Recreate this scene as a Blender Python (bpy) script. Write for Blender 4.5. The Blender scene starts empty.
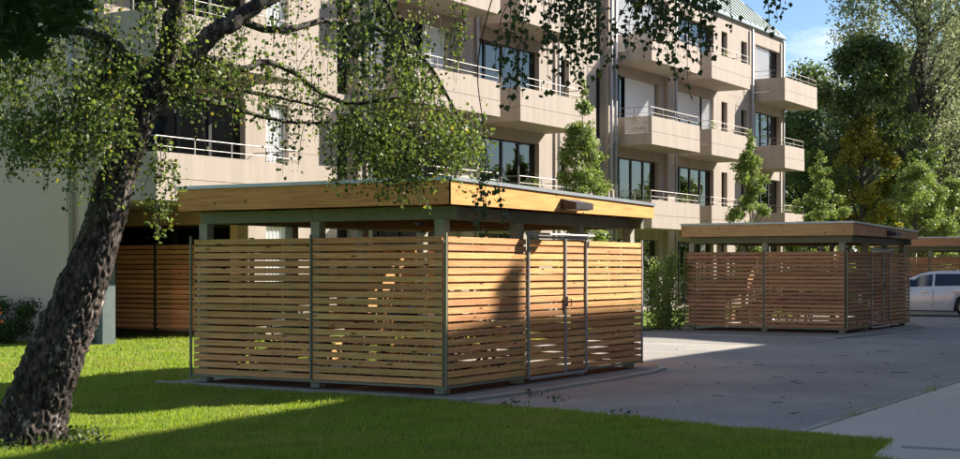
import bpy, math, random
import numpy as np
from mathutils import Vector, Matrix
random.seed(7); rng = np.random.default_rng(7)
R = math.radians
scene = bpy.context.scene
C = scene.collection

# ------------------------------------------------------------------ camera
cam_d = bpy.data.cameras.new("camera"); cam = bpy.data.objects.new("camera", cam_d); C.objects.link(cam)
cam.location = (0, 0, 1.6)
cam.rotation_euler = (R(90), 0, math.atan2(.5145, .8575) - R(90))
cam_d.sensor_width = 36; cam_d.lens = 54.0; cam_d.shift_y = 0.0396
cam_d.clip_start = .05; cam_d.clip_end = 3000
scene.camera = cam
# ------------------------------------------------------------------ light
SUN_EL = R(33); SUN = Vector((.85 * math.cos(SUN_EL), -.527 * math.cos(SUN_EL), math.sin(SUN_EL)))
world = bpy.data.worlds.new("World"); scene.world = world; world.use_nodes = True
wn = world.node_tree; wn.nodes.clear()
def wnode(t, **k):
    n = wn.nodes.new(t)
    for a, b in k.items(): setattr(n, a, b)
    return n
wout = wnode('ShaderNodeOutputWorld'); wbg = wnode('ShaderNodeBackground'); wbg.inputs[1].default_value = .062
sky = wnode('ShaderNodeTexSky'); sky.sky_type = 'NISHITA'; sky.sun_disc = False
sky.sun_elevation = SUN_EL; sky.sun_rotation = math.atan2(SUN.x, SUN.y); sky.air_density = 1.0; sky.dust_density = .25; sky.ozone_density = 5.0
wtc = wnode('ShaderNodeTexCoord'); wmap = wnode('ShaderNodeMapping'); wmap.inputs['Scale'].default_value = (1, 1, 2.6)
wmap.inputs['Location'].default_value = (1.1, 0, .12)
wno = wnode('ShaderNodeTexNoise'); wno.inputs['Scale'].default_value = 4.2; wno.inputs['Detail'].default_value = 9; wno.inputs['Roughness'].default_value = .55
wr = wnode('ShaderNodeValToRGB'); wr.color_ramp.elements[0].position = .55; wr.color_ramp.elements[1].position = .70
wmix = wnode('ShaderNodeMixRGB'); wmix.inputs[2].default_value = (10, 10.2, 10.6, 1)
L = wn.links.new
L(wtc.outputs['Generated'], wmap.inputs[0]); L(wmap.outputs[0], wno.inputs['Vector']); L(wno.outputs['Fac'], wr.inputs[0])
L(wr.outputs[0], wmix.inputs[0]); L(sky.outputs[0], wmix.inputs[1]); L(wmix.outputs[0], wbg.inputs[0]); L(wbg.outputs[0], wout.inputs[0])
sd = bpy.data.lights.new("sun", 'SUN'); sd.energy = 5.0; sd.angle = R(.5); sd.color = (1, .93, .82)
so = bpy.data.objects.new("sun", sd); C.objects.link(so); so.rotation_euler = SUN.to_track_quat('Z', 'Y').to_euler(); so.location = (20, -20, 40)
scene.view_settings.view_transform = 'Standard'; scene.view_settings.look = 'None'
scene.view_settings.exposure = 1.24; scene.view_settings.gamma = 1
scene.render.engine = 'CYCLES'
scene.cycles.max_bounces = 8; scene.cycles.transparent_max_bounces = 24

# ------------------------------------------------------------------ materials
def mat(name, col, rough=.7, metal=0, spec=.5, noise=None, bump=None, col2=None, obj_rand=0, coords='Object', stretch=(1, 1, 1), extra=None):
    m = bpy.data.materials.new(name); m.use_nodes = True
    nt = m.node_tree; b = nt.nodes['Principled BSDF']
    b.inputs['Base Color'].default_value = (*col, 1); b.inputs['Roughness'].default_value = rough; b.inputs['Metallic'].default_value = metal
    b.inputs['Specular IOR Level'].default_value = spec
    N = nt.nodes.new; K = nt.links.new
    if noise or bump:
        tc = N('ShaderNodeTexCoord'); mp = N('ShaderNodeMapping'); mp.inputs['Scale'].default_value = stretch
        K(tc.outputs[coords], mp.inputs[0])
        vec = mp.outputs[0]
        if obj_rand:
            oi = N('ShaderNodeObjectInfo'); mu = N('ShaderNodeMath'); mu.operation = 'MULTIPLY'; mu.inputs[1].default_value = 57
            K(oi.outputs['Random'], mu.inputs[0]); va = N('ShaderNodeVectorMath'); va.operation = 'ADD'
            K(vec, va.inputs[0]); K(mu.outputs[0], va.inputs[1]); vec = va.outputs[0]
    out = None
    if noise:
        n1 = N('ShaderNodeTexNoise'); n1.inputs['Scale'].default_value = noise; n1.inputs['Detail'].default_value = 8; n1.inputs['Roughness'].default_value = .6
        K(vec, n1.inputs['Vector'])
        rp = N('ShaderNodeValToRGB'); rp.color_ramp.elements[0].position = .3; rp.color_ramp.elements[1].position = .7
        rp.color_ramp.elements[0].color = (*col, 1); rp.color_ramp.elements[1].color = (*(col2 or [c * 1.25 for c in col]), 1)
        K(n1.outputs['Fac'], rp.inputs[0]); out = rp.outputs[0]
    if obj_rand and out:
        oi2 = N('ShaderNodeObjectInfo'); mr = N('ShaderNodeMapRange'); mr.inputs['To Min'].default_value = 1 - obj_rand; mr.inputs['To Max'].default_value = 1 + obj_rand
        K(oi2.outputs['Random'], mr.inputs['Value']); hs = N('ShaderNodeHueSaturation'); K(mr.outputs[0], hs.inputs['Value']); K(out, hs.inputs['Color']); out = hs.outputs[0]
    if out: K(out, b.inputs['Base Color'])
    if bump:
        sc, st, di = bump
        n2 = N('ShaderNodeTexNoise'); n2.inputs['Scale'].default_value = sc; n2.inputs['Detail'].default_value = 8
        K(vec, n2.inputs['Vector']); bp = N('ShaderNodeBump'); bp.inputs['Strength'].default_value = st; bp.inputs['Distance'].default_value = di
        K(n2.outputs['Fac'], bp.inputs['Height']); K(bp.outputs[0], b.inputs['Normal'])
    return m

def wood(name, c1, c2, knot=(.12, .05, .02), rnd=.16, kscale=(1.4, 5.5, 5.5)):
    """long axis = local X"""
    m = bpy.data.materials.new(name); m.use_nodes = True; nt = m.node_tree; b = nt.nodes['Principled BSDF']; N = nt.nodes.new; K = nt.links.new
    tc = N('ShaderNodeTexCoord'); oi = N('ShaderNodeObjectInfo'); mu = N('ShaderNodeMath'); mu.operation = 'MULTIPLY'; mu.inputs[1].default_value = 91
    K(oi.outputs['Random'], mu.inputs[0]); va = N('ShaderNodeVectorMath'); va.operation = 'ADD'; K(tc.outputs['Object'], va.inputs[0]); K(mu.outputs[0], va.inputs[1])
    mp = N('ShaderNodeMapping'); mp.inputs['Scale'].default_value = (1.2, 14, 34); K(va.outputs[0], mp.inputs[0])
    n = N('ShaderNodeTexNoise'); n.inputs['Scale'].default_value = 1.6; n.inputs['Detail'].default_value = 7; n.inputs['Distortion'].default_value = .6; K(mp.outputs[0], n.inputs['Vector'])
    rp = N('ShaderNodeValToRGB'); rp.color_ramp.elements[0].position = .28; rp.color_ramp.elements[1].position = .72
    rp.color_ramp.elements[0].color = (*c1, 1); rp.color_ramp.elements[1].color = (*c2, 1); K(n.outputs['Fac'], rp.inputs[0])
    mk = N('ShaderNodeMapping'); mk.inputs['Scale'].default_value = kscale; K(va.outputs[0], mk.inputs[0])
    vo = N('ShaderNodeTexVoronoi'); vo.inputs['Scale'].default_value = 1.7; K(mk.outputs[0], vo.inputs['Vector'])
    kr = N('ShaderNodeValToRGB'); kr.color_ramp.elements[0].position = .06; kr.color_ramp.elements[1].position = .15; K(vo.outputs['Distance'], kr.inputs[0])
    mx = N('ShaderNodeMixRGB'); mx.inputs[1].default_value = (*knot, 1); K(kr.outputs[0], mx.inputs[0]); K(rp.outputs[0], mx.inputs[2])
    n3 = N('ShaderNodeTexNoise'); n3.inputs['Scale'].default_value = 1.1; K(va.outputs[0], n3.inputs['Vector'])
    mr3 = N('ShaderNodeMapRange'); mr3.inputs['To Min'].default_value = .8; mr3.inputs['To Max'].default_value = 1.2; K(n3.outputs['Fac'], mr3.inputs['Value'])
    mr = N('ShaderNodeMapRange'); mr.inputs['To Min'].default_value = 1 - rnd; mr.inputs['To Max'].default_value = 1 + rnd; K(oi.outputs['Random'], mr.inputs['Value'])
    mm = N('ShaderNodeMath'); mm.operation = 'MULTIPLY'; K(mr.outputs[0], mm.inputs[0]); K(mr3.outputs[0], mm.inputs[1])
    hs = N('ShaderNodeHueSaturation'); K(mm.outputs[0], hs.inputs['Value']); K(mx.outputs[0], hs.inputs['Color'])
    fr = N('ShaderNodeMath'); fr.operation = 'MULTIPLY'; fr.inputs[1].default_value = 7.31; K(oi.outputs['Random'], fr.inputs[0])
    f2 = N('ShaderNodeMath'); f2.operation = 'FRACT'; K(fr.outputs[0], f2.inputs[0])
    mh = N('ShaderNodeMapRange'); mh.inputs['To Min'].default_value = .488; mh.inputs['To Max'].default_value = .508; K(f2.outputs[0], mh.inputs['Value']); K(mh.outputs[0], hs.inputs['Hue'])
    K(hs.outputs[0], b.inputs['Base Color']); b.inputs['Roughness'].default_value = .72; b.inputs['Specular IOR Level'].default_value = .3
    bp = N('ShaderNodeBump'); bp.inputs['Strength'].default_value = .35; bp.inputs['Distance'].default_value = .004; K(n.outputs['Fac'], bp.inputs['Height']); K(bp.outputs[0], b.inputs['Normal'])
    return m

def leafmat(name, ca, cb, cc=None, trans=.35, rough=.5):
    m = bpy.data.materials.new(name); m.use_nodes = True; nt = m.node_tree; b = nt.nodes['Principled BSDF']; N = nt.nodes.new; K = nt.links.new
    g = N('ShaderNodeNewGeometry'); rp = N('ShaderNodeValToRGB'); e = rp.color_ramp.elements
    e[0].color = (*ca, 1); e[1].color = (*cb, 1); e[1].position = .93
    if cc: x = e.new(.985); x.color = (*cc, 1)
    K(g.outputs['Random Per Island'], rp.inputs[0]); K(rp.outputs[0], b.inputs['Base Color']); b.inputs['Roughness'].default_value = rough; b.inputs['Specular IOR Level'].default_value = .35
    t = N('ShaderNodeBsdfTranslucent'); h = N('ShaderNodeHueSaturation'); h.inputs['Value'].default_value = 1.5; h.inputs['Saturation'].default_value = 1.15; K(rp.outputs[0], h.inputs['Color']); K(h.outputs[0], t.inputs[0])
    mx = N('ShaderNodeMixShader'); mx.inputs[0].default_value = trans; K(b.outputs[0], mx.inputs[1]); K(t.outputs[0], mx.inputs[2]); K(mx.outputs[0], nt.nodes['Material Output'].inputs[0])
    return m

M = {}
M['slat'] = wood('larch_slat', (.55, .26, .09), (.95, .53, .21))
M['fence'] = wood('red_brown_fence_slat', (.60, .27, .14), (.82, .44, .26))
M['slat_dark'] = wood('dark_larch_slat', (.40, .20, .10), (.62, .34, .175))  # darker, less orange larch for the two far sheds
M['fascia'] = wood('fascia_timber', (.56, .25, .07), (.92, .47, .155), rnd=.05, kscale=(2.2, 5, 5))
M['fascia_dark'] = wood('dark_fascia_timber', (.50, .25, .11), (.70, .40, .19), rnd=.05, kscale=(2.2, 5, 5))  # fascia of the two far sheds, darker and less orange
M['joist'] = wood('joist_timber', (.22, .12, .055), (.34, .19, .09))
M['galv'] = mat('galvanised_steel', (.36, .38, .38), .45, .5, noise=18, col2=(.5, .52, .52), bump=(60, .1, .002))
M['greensteel'] = mat('grey_green_painted_timber', (.19, .20, .13), .6, noise=6, col2=(.26, .27, .18), bump=(40, .15, .002))
M['post'] = mat('pale_post', (.34, .34, .25), .7, noise=9, col2=(.44, .43, .33), bump=(50, .2, .003))
M['flash'] = mat('zinc_flashing', (.42, .47, .50), .4, .6, noise=3, col2=(.52, .56, .58))
M['roofing'] = mat('roofing_felt', (.09, .10, .10), .9, noise=30, bump=(90, .4, .004))
M['lamp'] = mat('dark_lamp_housing', (.05, .045, .045), .5, .3)
M['facade'] = mat('beige_facade_concrete', (.365, .303, .25), .85, noise=1.6, col2=(.44, .368, .307), stretch=(1.5, 1.5, .22), bump=(140, .25, .003), coords='Object')
M['facade2'] = mat('beige_balcony_concrete', (.37, .306, .254), .8, noise=2.2, col2=(.45, .376, .314), stretch=(1.8, 1.8, .22), bump=(120, .2, .003))
M['endwall'] = mat('grey_end_wall_render', (.62, .485, .35), .9, noise=.7, col2=(.68, .54, .40), bump=(120, .3, .004))
M['joint'] = mat('panel_joint', (.30, .25, .21), .9)
M['frame'] = mat('dark_window_frame', (.035, .034, .032), .45, .2)
M['framew'] = mat('pale_window_frame', (.42, .38, .34), .5)
M['curtain'] = mat('white_curtain', (.78, .80, .82), .9, stretch=(9, 9, .5), noise=3, col2=(.92, .93, .93), bump=(4, .6, .02))
M['teal'] = mat('pale_teal_curtain', (.38, .62, .58), .9, stretch=(9, 9, .5), noise=3, col2=(.55, .75, .70), bump=(4, .6, .02))
M['room'] = mat('room_wall', (.16, .15, .14), .9, noise=.8, col2=(.30, .28, .26))
M['rail'] = mat('pale_steel_railing', (.30, .27, .24), .45, .3)
M['pipe'] = mat('grey_downpipe', (.34, .34, .35), .5, .3, noise=4, col2=(.42, .42, .43))
M['tealpost'] = mat('dark_teal_grey_post', (.09, .12, .12), .5, noise=4, col2=(.13, .16, .16))
M['copper'] = mat('verdigris_roof', (.22, .27, .25), .6, .1, noise=2, col2=(.31, .37, .34), bump=(8, .1, .01))
M['tile'] = mat('red_roof_tile', (.30, .10, .05), .8, noise=5, col2=(.42, .16, .08))
M['kerb'] = mat('kerb_concrete', (.33, .31, .28), .9, noise=7, col2=(.44, .42, .38), obj_rand=.1, bump=(70, .5, .006))
M['slab'] = mat('worn_concrete_slab', (.22, .205, .18), .9, noise=4, col2=(.31, .29, .26), bump=(60, .5, .006))
M['bark_floor'] = mat('reddish_gravel_floor', (.15, .075, .045), .95, noise=25, col2=(.26, .15, .10), bump=(60, .8, .02))
M['soil'] = mat('dark_soil', (.045, .032, .022), .95, noise=14, col2=(.09, .065, .045), bump=(40, .9, .03))
M['rubber'] = mat('black_rubber', (.02, .02, .02), .7)
M['chrome'] = mat('alloy_metal', (.6, .61, .62), .25, .9)
M['carpaint'] = mat('silver_car_paint', (.74, .76, .79), .25, .15, noise=.6, col2=(.76, .78, .81))
M['black'] = mat('black_plastic', (.02, .02, .022), .5)
M['red'] = mat('red_enamel', (.55, .03, .05), .35); M['blue'] = mat('blue_enamel', (.05, .12, .35), .35)
M['yellow'] = mat('yellow_enamel', (.75, .5, .03), .35); M['greenb'] = mat('green_enamel', (.05, .2, .1), .35)
M['orangefl'] = mat('orange_petal', (.75, .16, .03), .6)
M['terracotta'] = mat('terracotta_pot', (.38, .14, .07), .8, noise=9, col2=(.46, .2, .1))
M['whiteplastic'] = mat('white_paint', (.78, .77, .75), .5)
M['twig'] = mat('thin_twig', (.05, .035, .025), .8)
M['youngbark'] = mat('young_grey_bark', (.16, .12, .09), .85, noise=8, col2=(.24, .19, .15), bump=(30, .5, .01))

def glassmat():
    m = bpy.data.materials.new('window_glass'); m.use_nodes = True; nt = m.node_tree; nt.nodes.clear(); N = nt.nodes.new; K = nt.links.new
    o = N('ShaderNodeOutputMaterial'); g = N('ShaderNodeBsdfGlossy'); g.inputs['Roughness'].default_value = .015; g.inputs['Color'].default_value = (.86, .93, .92, 1)
    t = N('ShaderNodeBsdfTransparent'); t.inputs[0].default_value = (.82, .88, .86, 1)
    f = N('ShaderNodeFresnel'); f.inputs[0].default_value = 1.9
    tc = N('ShaderNodeTexCoord'); n = N('ShaderNodeTexNoise'); n.inputs['Scale'].default_value = .9; K(tc.outputs['Object'], n.inputs['Vector'])
    bp = N('ShaderNodeBump'); bp.inputs['Strength'].default_value = .06; bp.inputs['Distance'].default_value = .05; K(n.outputs['Fac'], bp.inputs['Height']); K(bp.outputs[0], g.inputs['Normal'])
    mx = N('ShaderNodeMixShader'); K(f.outputs[0], mx.inputs[0]); K(t.outputs[0], mx.inputs[1]); K(g.outputs[0], mx.inputs[2]); K(mx.outputs[0], o.inputs[0])
    return m
M['glass'] = glassmat()
def carglass():
    m = bpy.data.materials.new('tinted_car_glass'); m.use_nodes = True; b = m.node_tree.nodes['Principled BSDF']
    b.inputs['Base Color'].default_value = (.015, .02, .025, 1); b.inputs['Roughness'].default_value = .05; b.inputs['Specular IOR Level'].default_value = .8
    return m
M['carglass'] = carglass()
def screenmat():
    m = bpy.data.materials.new('perforated_balcony_screen'); m.use_nodes = True; nt = m.node_tree; b = nt.nodes['Principled BSDF']; N = nt.nodes.new; K = nt.links.new
    b.inputs['Base Color'].default_value = (.42, .35, .29, 1); b.inputs['Roughness'].default_value = .6
    t = N('ShaderNodeBsdfTransparent'); mx = N('ShaderNodeMixShader'); mx.inputs[0].default_value = .62; K(t.outputs[0], mx.inputs[1]); K(b.outputs[0], mx.inputs[2]); K(mx.outputs[0], nt.nodes['Material Output'].inputs[0])
    return m
M['screen'] = screenmat()

def asphalt(name, c1, c2, paver=None, spot=(.03, .026, .022)):
    m = bpy.data.materials.new(name); m.use_nodes = True; nt = m.node_tree; b = nt.nodes['Principled BSDF']; N = nt.nodes.new; K = nt.links.new
    tc = N('ShaderNodeTexCoord')
    def noise(s, d=8, r=.6):
        n = N('ShaderNodeTexNoise'); n.inputs['Scale'].default_value = s; n.inputs['Detail'].default_value = d; n.inputs['Roughness'].default_value = r; K(tc.outputs['Object'], n.inputs['Vector']); return n
    n = noise(.42, 10, .68); f = noise(38, 4)
    rp = N('ShaderNodeValToRGB'); rp.color_ramp.elements[0].position = .35; rp.color_ramp.elements[1].position = .65
    rp.color_ramp.elements[0].color = (*c1, 1); rp.color_ramp.elements[1].color = (*c2, 1); K(n.outputs['Fac'], rp.inputs[0])
    mr = N('ShaderNodeMapRange'); mr.inputs['To Min'].default_value = .72; mr.inputs['To Max'].default_value = 1.28; K(f.outputs['Fac'], mr.inputs['Value'])
    hs = N('ShaderNodeHueSaturation'); K(rp.outputs[0], hs.inputs['Color']); K(mr.outputs[0], hs.inputs['Value']); col = hs.outputs[0]
    # debris stains
    s = noise(3.2, 10, .75); sr = N('ShaderNodeValToRGB'); sr.color_ramp.elements[0].position = .70; sr.color_ramp.elements[1].position = .76; K(s.outputs['Fac'], sr.inputs[0])
    mx = N('ShaderNodeMixRGB'); K(sr.outputs[0], mx.inputs[0]); K(col, mx.inputs[1]); mx.inputs[2].default_value = (*spot, 1); col = mx.outputs[0]
    h = f.outputs['Fac']
    if paver:
        bt = N('ShaderNodeTexBrick'); K(tc.outputs['Object'], bt.inputs['Vector']); bt.inputs['Scale'].default_value = paver[0]; bt.inputs['Mortar Size'].default_value = paver[1]
        bt.inputs['Color1'].default_value = (.9, .9, .9, 1); bt.inputs['Color2'].default_value = (1.06, 1.06, 1.06, 1); bt.inputs['Mortar'].default_value = (.55, .55, .55, 1)
        mm = N('ShaderNodeMixRGB'); mm.blend_type = 'MULTIPLY'; mm.inputs[0].default_value = 1; K(col, mm.inputs[1]); K(bt.outputs[0], mm.inputs[2]); col = mm.outputs[0]
        ad = N('ShaderNodeMath'); ad.operation = 'SUBTRACT'; K(h, ad.inputs[0]); K(bt.outputs['Fac'], ad.inputs[1]); h = ad.outputs[0]
    K(col, b.inputs['Base Color']); b.inputs['Roughness'].default_value = .88
    bp = N('ShaderNodeBump'); bp.inputs['Strength'].default_value = .5; bp.inputs['Distance'].default_value = .008; K(h, bp.inputs['Height']); K(bp.outputs[0], b.inputs['Normal'])
    return m
M['parking'] = asphalt('grey_block_paving', (.30, .28, .25), (.46, .415, .36), (5.0, .03))
M['path'] = asphalt('pale_path_paving', (.60, .52, .43), (.68, .60, .50), None, (.10, .09, .08))
M['line'] = mat('worn_bay_marking', (.30, .30, .29), .85, noise=8, col2=(.42, .42, .40))

def lawnmat():
    m = bpy.data.materials.new('lawn_turf'); m.use_nodes = True; nt = m.node_tree; b = nt.nodes['Principled BSDF']; N = nt.nodes.new; K = nt.links.new
    tc = N('ShaderNodeTexCoord'); n = N('ShaderNodeTexNoise'); n.inputs['Scale'].default_value = .8; n.inputs['Detail'].default_value = 10; n.inputs['Roughness'].default_value = .7; K(tc.outputs['Object'], n.inputs['Vector'])
    rp = N('ShaderNodeValToRGB'); rp.color_ramp.elements[0].position = .3; rp.color_ramp.elements[1].position = .7
    rp.color_ramp.elements[0].color = (.09, .14, .022, 1); rp.color_ramp.elements[1].color = (.19, .25, .045, 1); K(n.outputs['Fac'], rp.inputs[0]); K(rp.outputs[0], b.inputs['Base Color'])
    b.inputs['Roughness'].default_value = .9; b.inputs['Specular IOR Level'].default_value = .1
    n2 = N('ShaderNodeTexNoise'); n2.inputs['Scale'].default_value = 60; n2.inputs['Detail'].default_value = 4; K(tc.outputs['Object'], n2.inputs['Vector'])
    bp = N('ShaderNodeBump'); bp.inputs['Strength'].default_value = 1; bp.inputs['Distance'].default_value = .03; K(n2.outputs['Fac'], bp.inputs['Height']); K(bp.outputs[0], b.inputs['Normal'])
    return m
M['lawn'] = lawnmat()
def add_patches(m, scale, col, lo=.45, hi=.7):
    nt = m.node_tree; N = nt.nodes.new; K = nt.links.new; rp = [n for n in nt.nodes if n.type == 'VALTORGB'][0]
    targets = [l.to_socket for l in rp.outputs[0].links]; tc = N('ShaderNodeTexCoord'); n = N('ShaderNodeTexNoise'); n.inputs['Scale'].default_value = scale; n.inputs['Detail'].default_value = 6
    K(tc.outputs['Object'], n.inputs['Vector']); r2 = N('ShaderNodeMapRange'); r2.inputs['From Min'].default_value = lo; r2.inputs['From Max'].default_value = hi; r2.inputs['To Max'].default_value = .75; K(n.outputs['Fac'], r2.inputs['Value'])
    mx = N('ShaderNodeMixRGB'); mx.inputs[2].default_value = (*col, 1); K(r2.outputs[0], mx.inputs[0]); K(rp.outputs[0], mx.inputs[1])
    for t in targets: K(mx.outputs[0], t)
    return m
M['blade'] = leafmat('grass_blade', (.16, .25, .035), (.36, .44, .085), (.38, .35, .12), trans=.4, rough=.6); add_patches(M['blade'], .9, (.36, .36, .10))
M['birchleaf'] = leafmat('birch_leaf', (.04, .07, .018), (.21, .265, .072), (.36, .32, .07), trans=.42)
M['birchdark'] = leafmat('shaded_birch_leaf', (.03, .05, .016), (.09, .12, .035), (.2, .2, .04), trans=.3)  # darker copy of the birch leaf: shade of the hanging twigs put into the colour
M['mapleleaf'] = leafmat('maple_leaf', (.03, .06, .018), (.05, .085, .022), None, trans=.3)
M['youngleaf'] = leafmat('young_hornbeam_leaf', (.12, .18, .045), (.31, .38, .12), (.3, .26, .06), trans=.35)
M['farbirch'] = leafmat('grey_green_birch_leaf', (.13, .15, .08), (.30, .33, .18), (.34, .32, .15), trans=.45)
M['darkleaf'] = leafmat('dark_green_leaf', (.045, .07, .025), (.14, .19, .055), (.22, .23, .06), trans=.45)
M['yellowleaf'] = leafmat('yellowing_leaf', (.16, .17, .03), (.36, .33, .07), (.45, .36, .07), trans=.4)
M['bushleaf'] = leafmat('rose_bush_leaf', (.03, .06, .02), (.09, .12, .03), None, trans=.25)

def barkmat():
    m = bpy.data.materials.new('rough_birch_bark'); m.use_nodes = True; nt = m.node_tree; b = nt.nodes['Principled BSDF']; N = nt.nodes.new; K = nt.links.new
    tc = N('ShaderNodeTexCoord'); mp = N('ShaderNodeMapping'); mp.inputs['Scale'].default_value = (1, 1, .45); mp.inputs['Rotation'].default_value = (0, .3, 0); K(tc.outputs['Object'], mp.inputs[0])
    n = N('ShaderNodeTexNoise'); n.inputs['Scale'].default_value = 15; n.inputs['Detail'].default_value = 10; n.inputs['Roughness'].default_value = .7; K(mp.outputs[0], n.inputs['Vector'])
    v = N('ShaderNodeTexVoronoi'); v.feature = 'DISTANCE_TO_EDGE'; v.inputs['Scale'].default_value = 17; v.inputs['Randomness'].default_value = 1
    mv = N('ShaderNodeMixRGB'); mv.inputs[0].default_value = .12; K(mp.outputs[0], mv.inputs[1]); K(n.outputs['Color'], mv.inputs[2]); K(mv.outputs[0], v.inputs['Vector'])
    rp = N('ShaderNodeValToRGB'); rp.color_ramp.elements[0].position = .42; rp.color_ramp.elements[1].position = .62
    rp.color_ramp.elements[0].color = (.03, .02, .016, 1); rp.color_ramp.elements[1].color = (.23, .175, .145, 1); K(n.outputs['Fac'], rp.inputs[0])
    n2 = N('ShaderNodeTexNoise'); n2.inputs['Scale'].default_value = 8.5; n2.inputs['Detail'].default_value = 7; n2.inputs['Roughness'].default_value = .7; K(mp.outputs[0], n2.inputs['Vector'])
    r2 = N('ShaderNodeValToRGB'); r2.color_ramp.elements[0].position = .585; r2.color_ramp.elements[1].position = .64; K(n2.outputs['Fac'], r2.inputs[0])
    mx = N('ShaderNodeMixRGB'); mx.inputs[2].default_value = (.55, .46, .41, 1); K(r2.outputs[0], mx.inputs[0]); K(rp.outputs[0], mx.inputs[1])
    n4 = N('ShaderNodeTexNoise'); n4.inputs['Scale'].default_value = 3.1; n4.inputs['Detail'].default_value = 5; K(tc.outputs['Object'], n4.inputs['Vector'])
    r4 = N('ShaderNodeValToRGB'); r4.color_ramp.elements[0].position = .58; r4.color_ramp.elements[1].position = .72; r4.color_ramp.elements[1].color = (.6, .6, .6, 1); K(n4.outputs['Fac'], r4.inputs[0])
    m4 = N('ShaderNodeMixRGB'); m4.inputs[2].default_value = (.10, .11, .035, 1); K(r4.outputs[0], m4.inputs[0]); K(mx.outputs[0], m4.inputs[1])
    K(m4.outputs[0], b.inputs['Base Color']); b.inputs['Roughness'].default_value = .9
    r3 = N('ShaderNodeMapRange'); r3.inputs['From Max'].default_value = .12; K(v.outputs['Distance'], r3.inputs['Value'])
    ad = N('ShaderNodeMath'); ad.operation = 'ADD'; K(n.outputs['Fac'], ad.inputs[0]); K(r3.outputs[0], ad.inputs[1])
    bp = N('ShaderNodeBump'); bp.inputs['Strength'].default_value = 1; bp.inputs['Distance'].default_value = .05; K(ad.outputs[0], bp.inputs['Height']); K(bp.outputs[0], b.inputs['Normal'])
    return m
M['bark'] = barkmat()
M['darkbark'] = mat('dark_bark', (.045, .036, .03), .9, noise=8, col2=(.10, .08, .065), bump=(20, .8, .02))

# ------------------------------------------------------------------ helpers
def tag(o, label=None, cat=None, group=None, kind=None):
    if label: o['label'] = label
    if cat: o['category'] = cat
    if group: o['group'] = group
    if kind: o['kind'] = kind
    return o
def empty(name, loc, label, cat, group=None, rz=0):
    o = bpy.data.objects.new(name, None); C.objects.link(o); o.location = loc; o.rotation_euler = (0, 0, rz); o.empty_display_size = .3
    return tag(o, label, cat, group)
class MB:
    def __init__(s): s.v = []; s.f = []
    def box(s, x0, x1, y0, y1, z0, z1):
        n = len(s.v)
        s.v += [(x0, y0, z0), (x1, y0, z0), (x1, y1, z0), (x0, y1, z0), (x0, y0, z1), (x1, y0, z1), (x1, y1, z1), (x0, y1, z1)]
        s.f += [tuple(n + i for i in q) for q in ((0, 3, 2, 1), (4, 5, 6, 7), (0, 1, 5, 4), (1, 2, 6, 5), (2, 3, 7, 6), (3, 0, 4, 7))]
        return s
    def poly(s, pts): n = len(s.v); s.v += [tuple(p) for p in pts]; s.f.append(tuple(range(n, n + len(pts)))); return s
    def prism(s, pts, z0, z1):
        n = len(s.v); k = len(pts)
        s.v += [(x, y, z0) for x, y in pts] + [(x, y, z1) for x, y in pts]
        s.f.append(tuple(n + i for i in reversed(range(k)))); s.f.append(tuple(n + k + i for i in range(k)))
        for i in range(k): j = (i + 1) % k; s.f.append((n + i, n + j, n + k + j, n + k + i))
        return s
    def tube(s, pts, rad, seg=8, cap=True, jit=0):
        pts = [Vector(p) for p in pts]; k = len(pts)
        if not hasattr(rad, '__len__'): rad = [rad] * k
        up = Vector((0, 0, 1)); base = len(s.v); prev = None
        for i, p in enumerate(pts):
            d = (pts[min(i + 1, k - 1)] - pts[max(i - 1, 0)]).normalized()
            a = prev - d * prev.dot(d) if prev is not None else (d.cross(up) if abs(d.dot(up)) < .95 else d.cross(Vector((1, 0, 0))))
            a.normalize(); prev = a; b = d.cross(a)
            for j in range(seg):
                t = 2 * math.pi * j / seg; r = rad[i] * (1 + (random.uniform(-jit, jit) if jit else 0))
                s.v.append(tuple(p + a * (math.cos(t) * r) + b * (math.sin(t) * r)))
        for i in range(k - 1):
            for j in range(seg):
                s.f.append((base + i * seg + j, base + i * seg + (j + 1) % seg, base + (i + 1) * seg + (j + 1) % seg, base + (i + 1) * seg + j))
        if cap:
            s.f.append(tuple(base + j for j in reversed(range(seg)))); s.f.append(tuple(base + (k - 1) * seg + j for j in range(seg)))
        return s
    def mesh(s, name, m, smooth=False):
        me = bpy.data.meshes.new(name); me.from_pydata(s.v, [], s.f)
        for x in (m if isinstance(m, (list, tuple)) else [m]): me.materials.append(x)
        if smooth: me.polygons.foreach_set('use_smooth', [True] * len(me.polygons))
        me.update(); return me
    def build(s, name, m, parent=None, loc=(0, 0, 0), rz=0, smooth=False):
        return inst(name, s.mesh(name, m, smooth), parent, loc, rz)
def inst(name, me, parent=None, loc=(0, 0, 0), rz=0):
    o = bpy.data.objects.new(name, me); C.objects.link(o); o.location = loc; o.rotation_euler = (0, 0, rz)
    if parent: o.parent = parent
    return o
kids = {}
def children(o): return [c for c in scene_objs if c.parent == o]
def copy_tree(o, parent=None):
    c = o.copy(); C.objects.link(c)
    if parent: c.parent = parent
    for ch in list(o.children): copy_tree(ch, c)
    return c
def struct(o): return tag(o, kind='structure')
a_ = (.5145, .8575)
def pix(px, py, D):   # photo pixel + distance -> place in the world
    X = (px - 480) / 1440 * D
    return Vector((X * a_[0] + D * a_[1], -X * a_[1] + D * a_[0], 1.6 + (267.5 - py) / 1440 * D))

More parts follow.
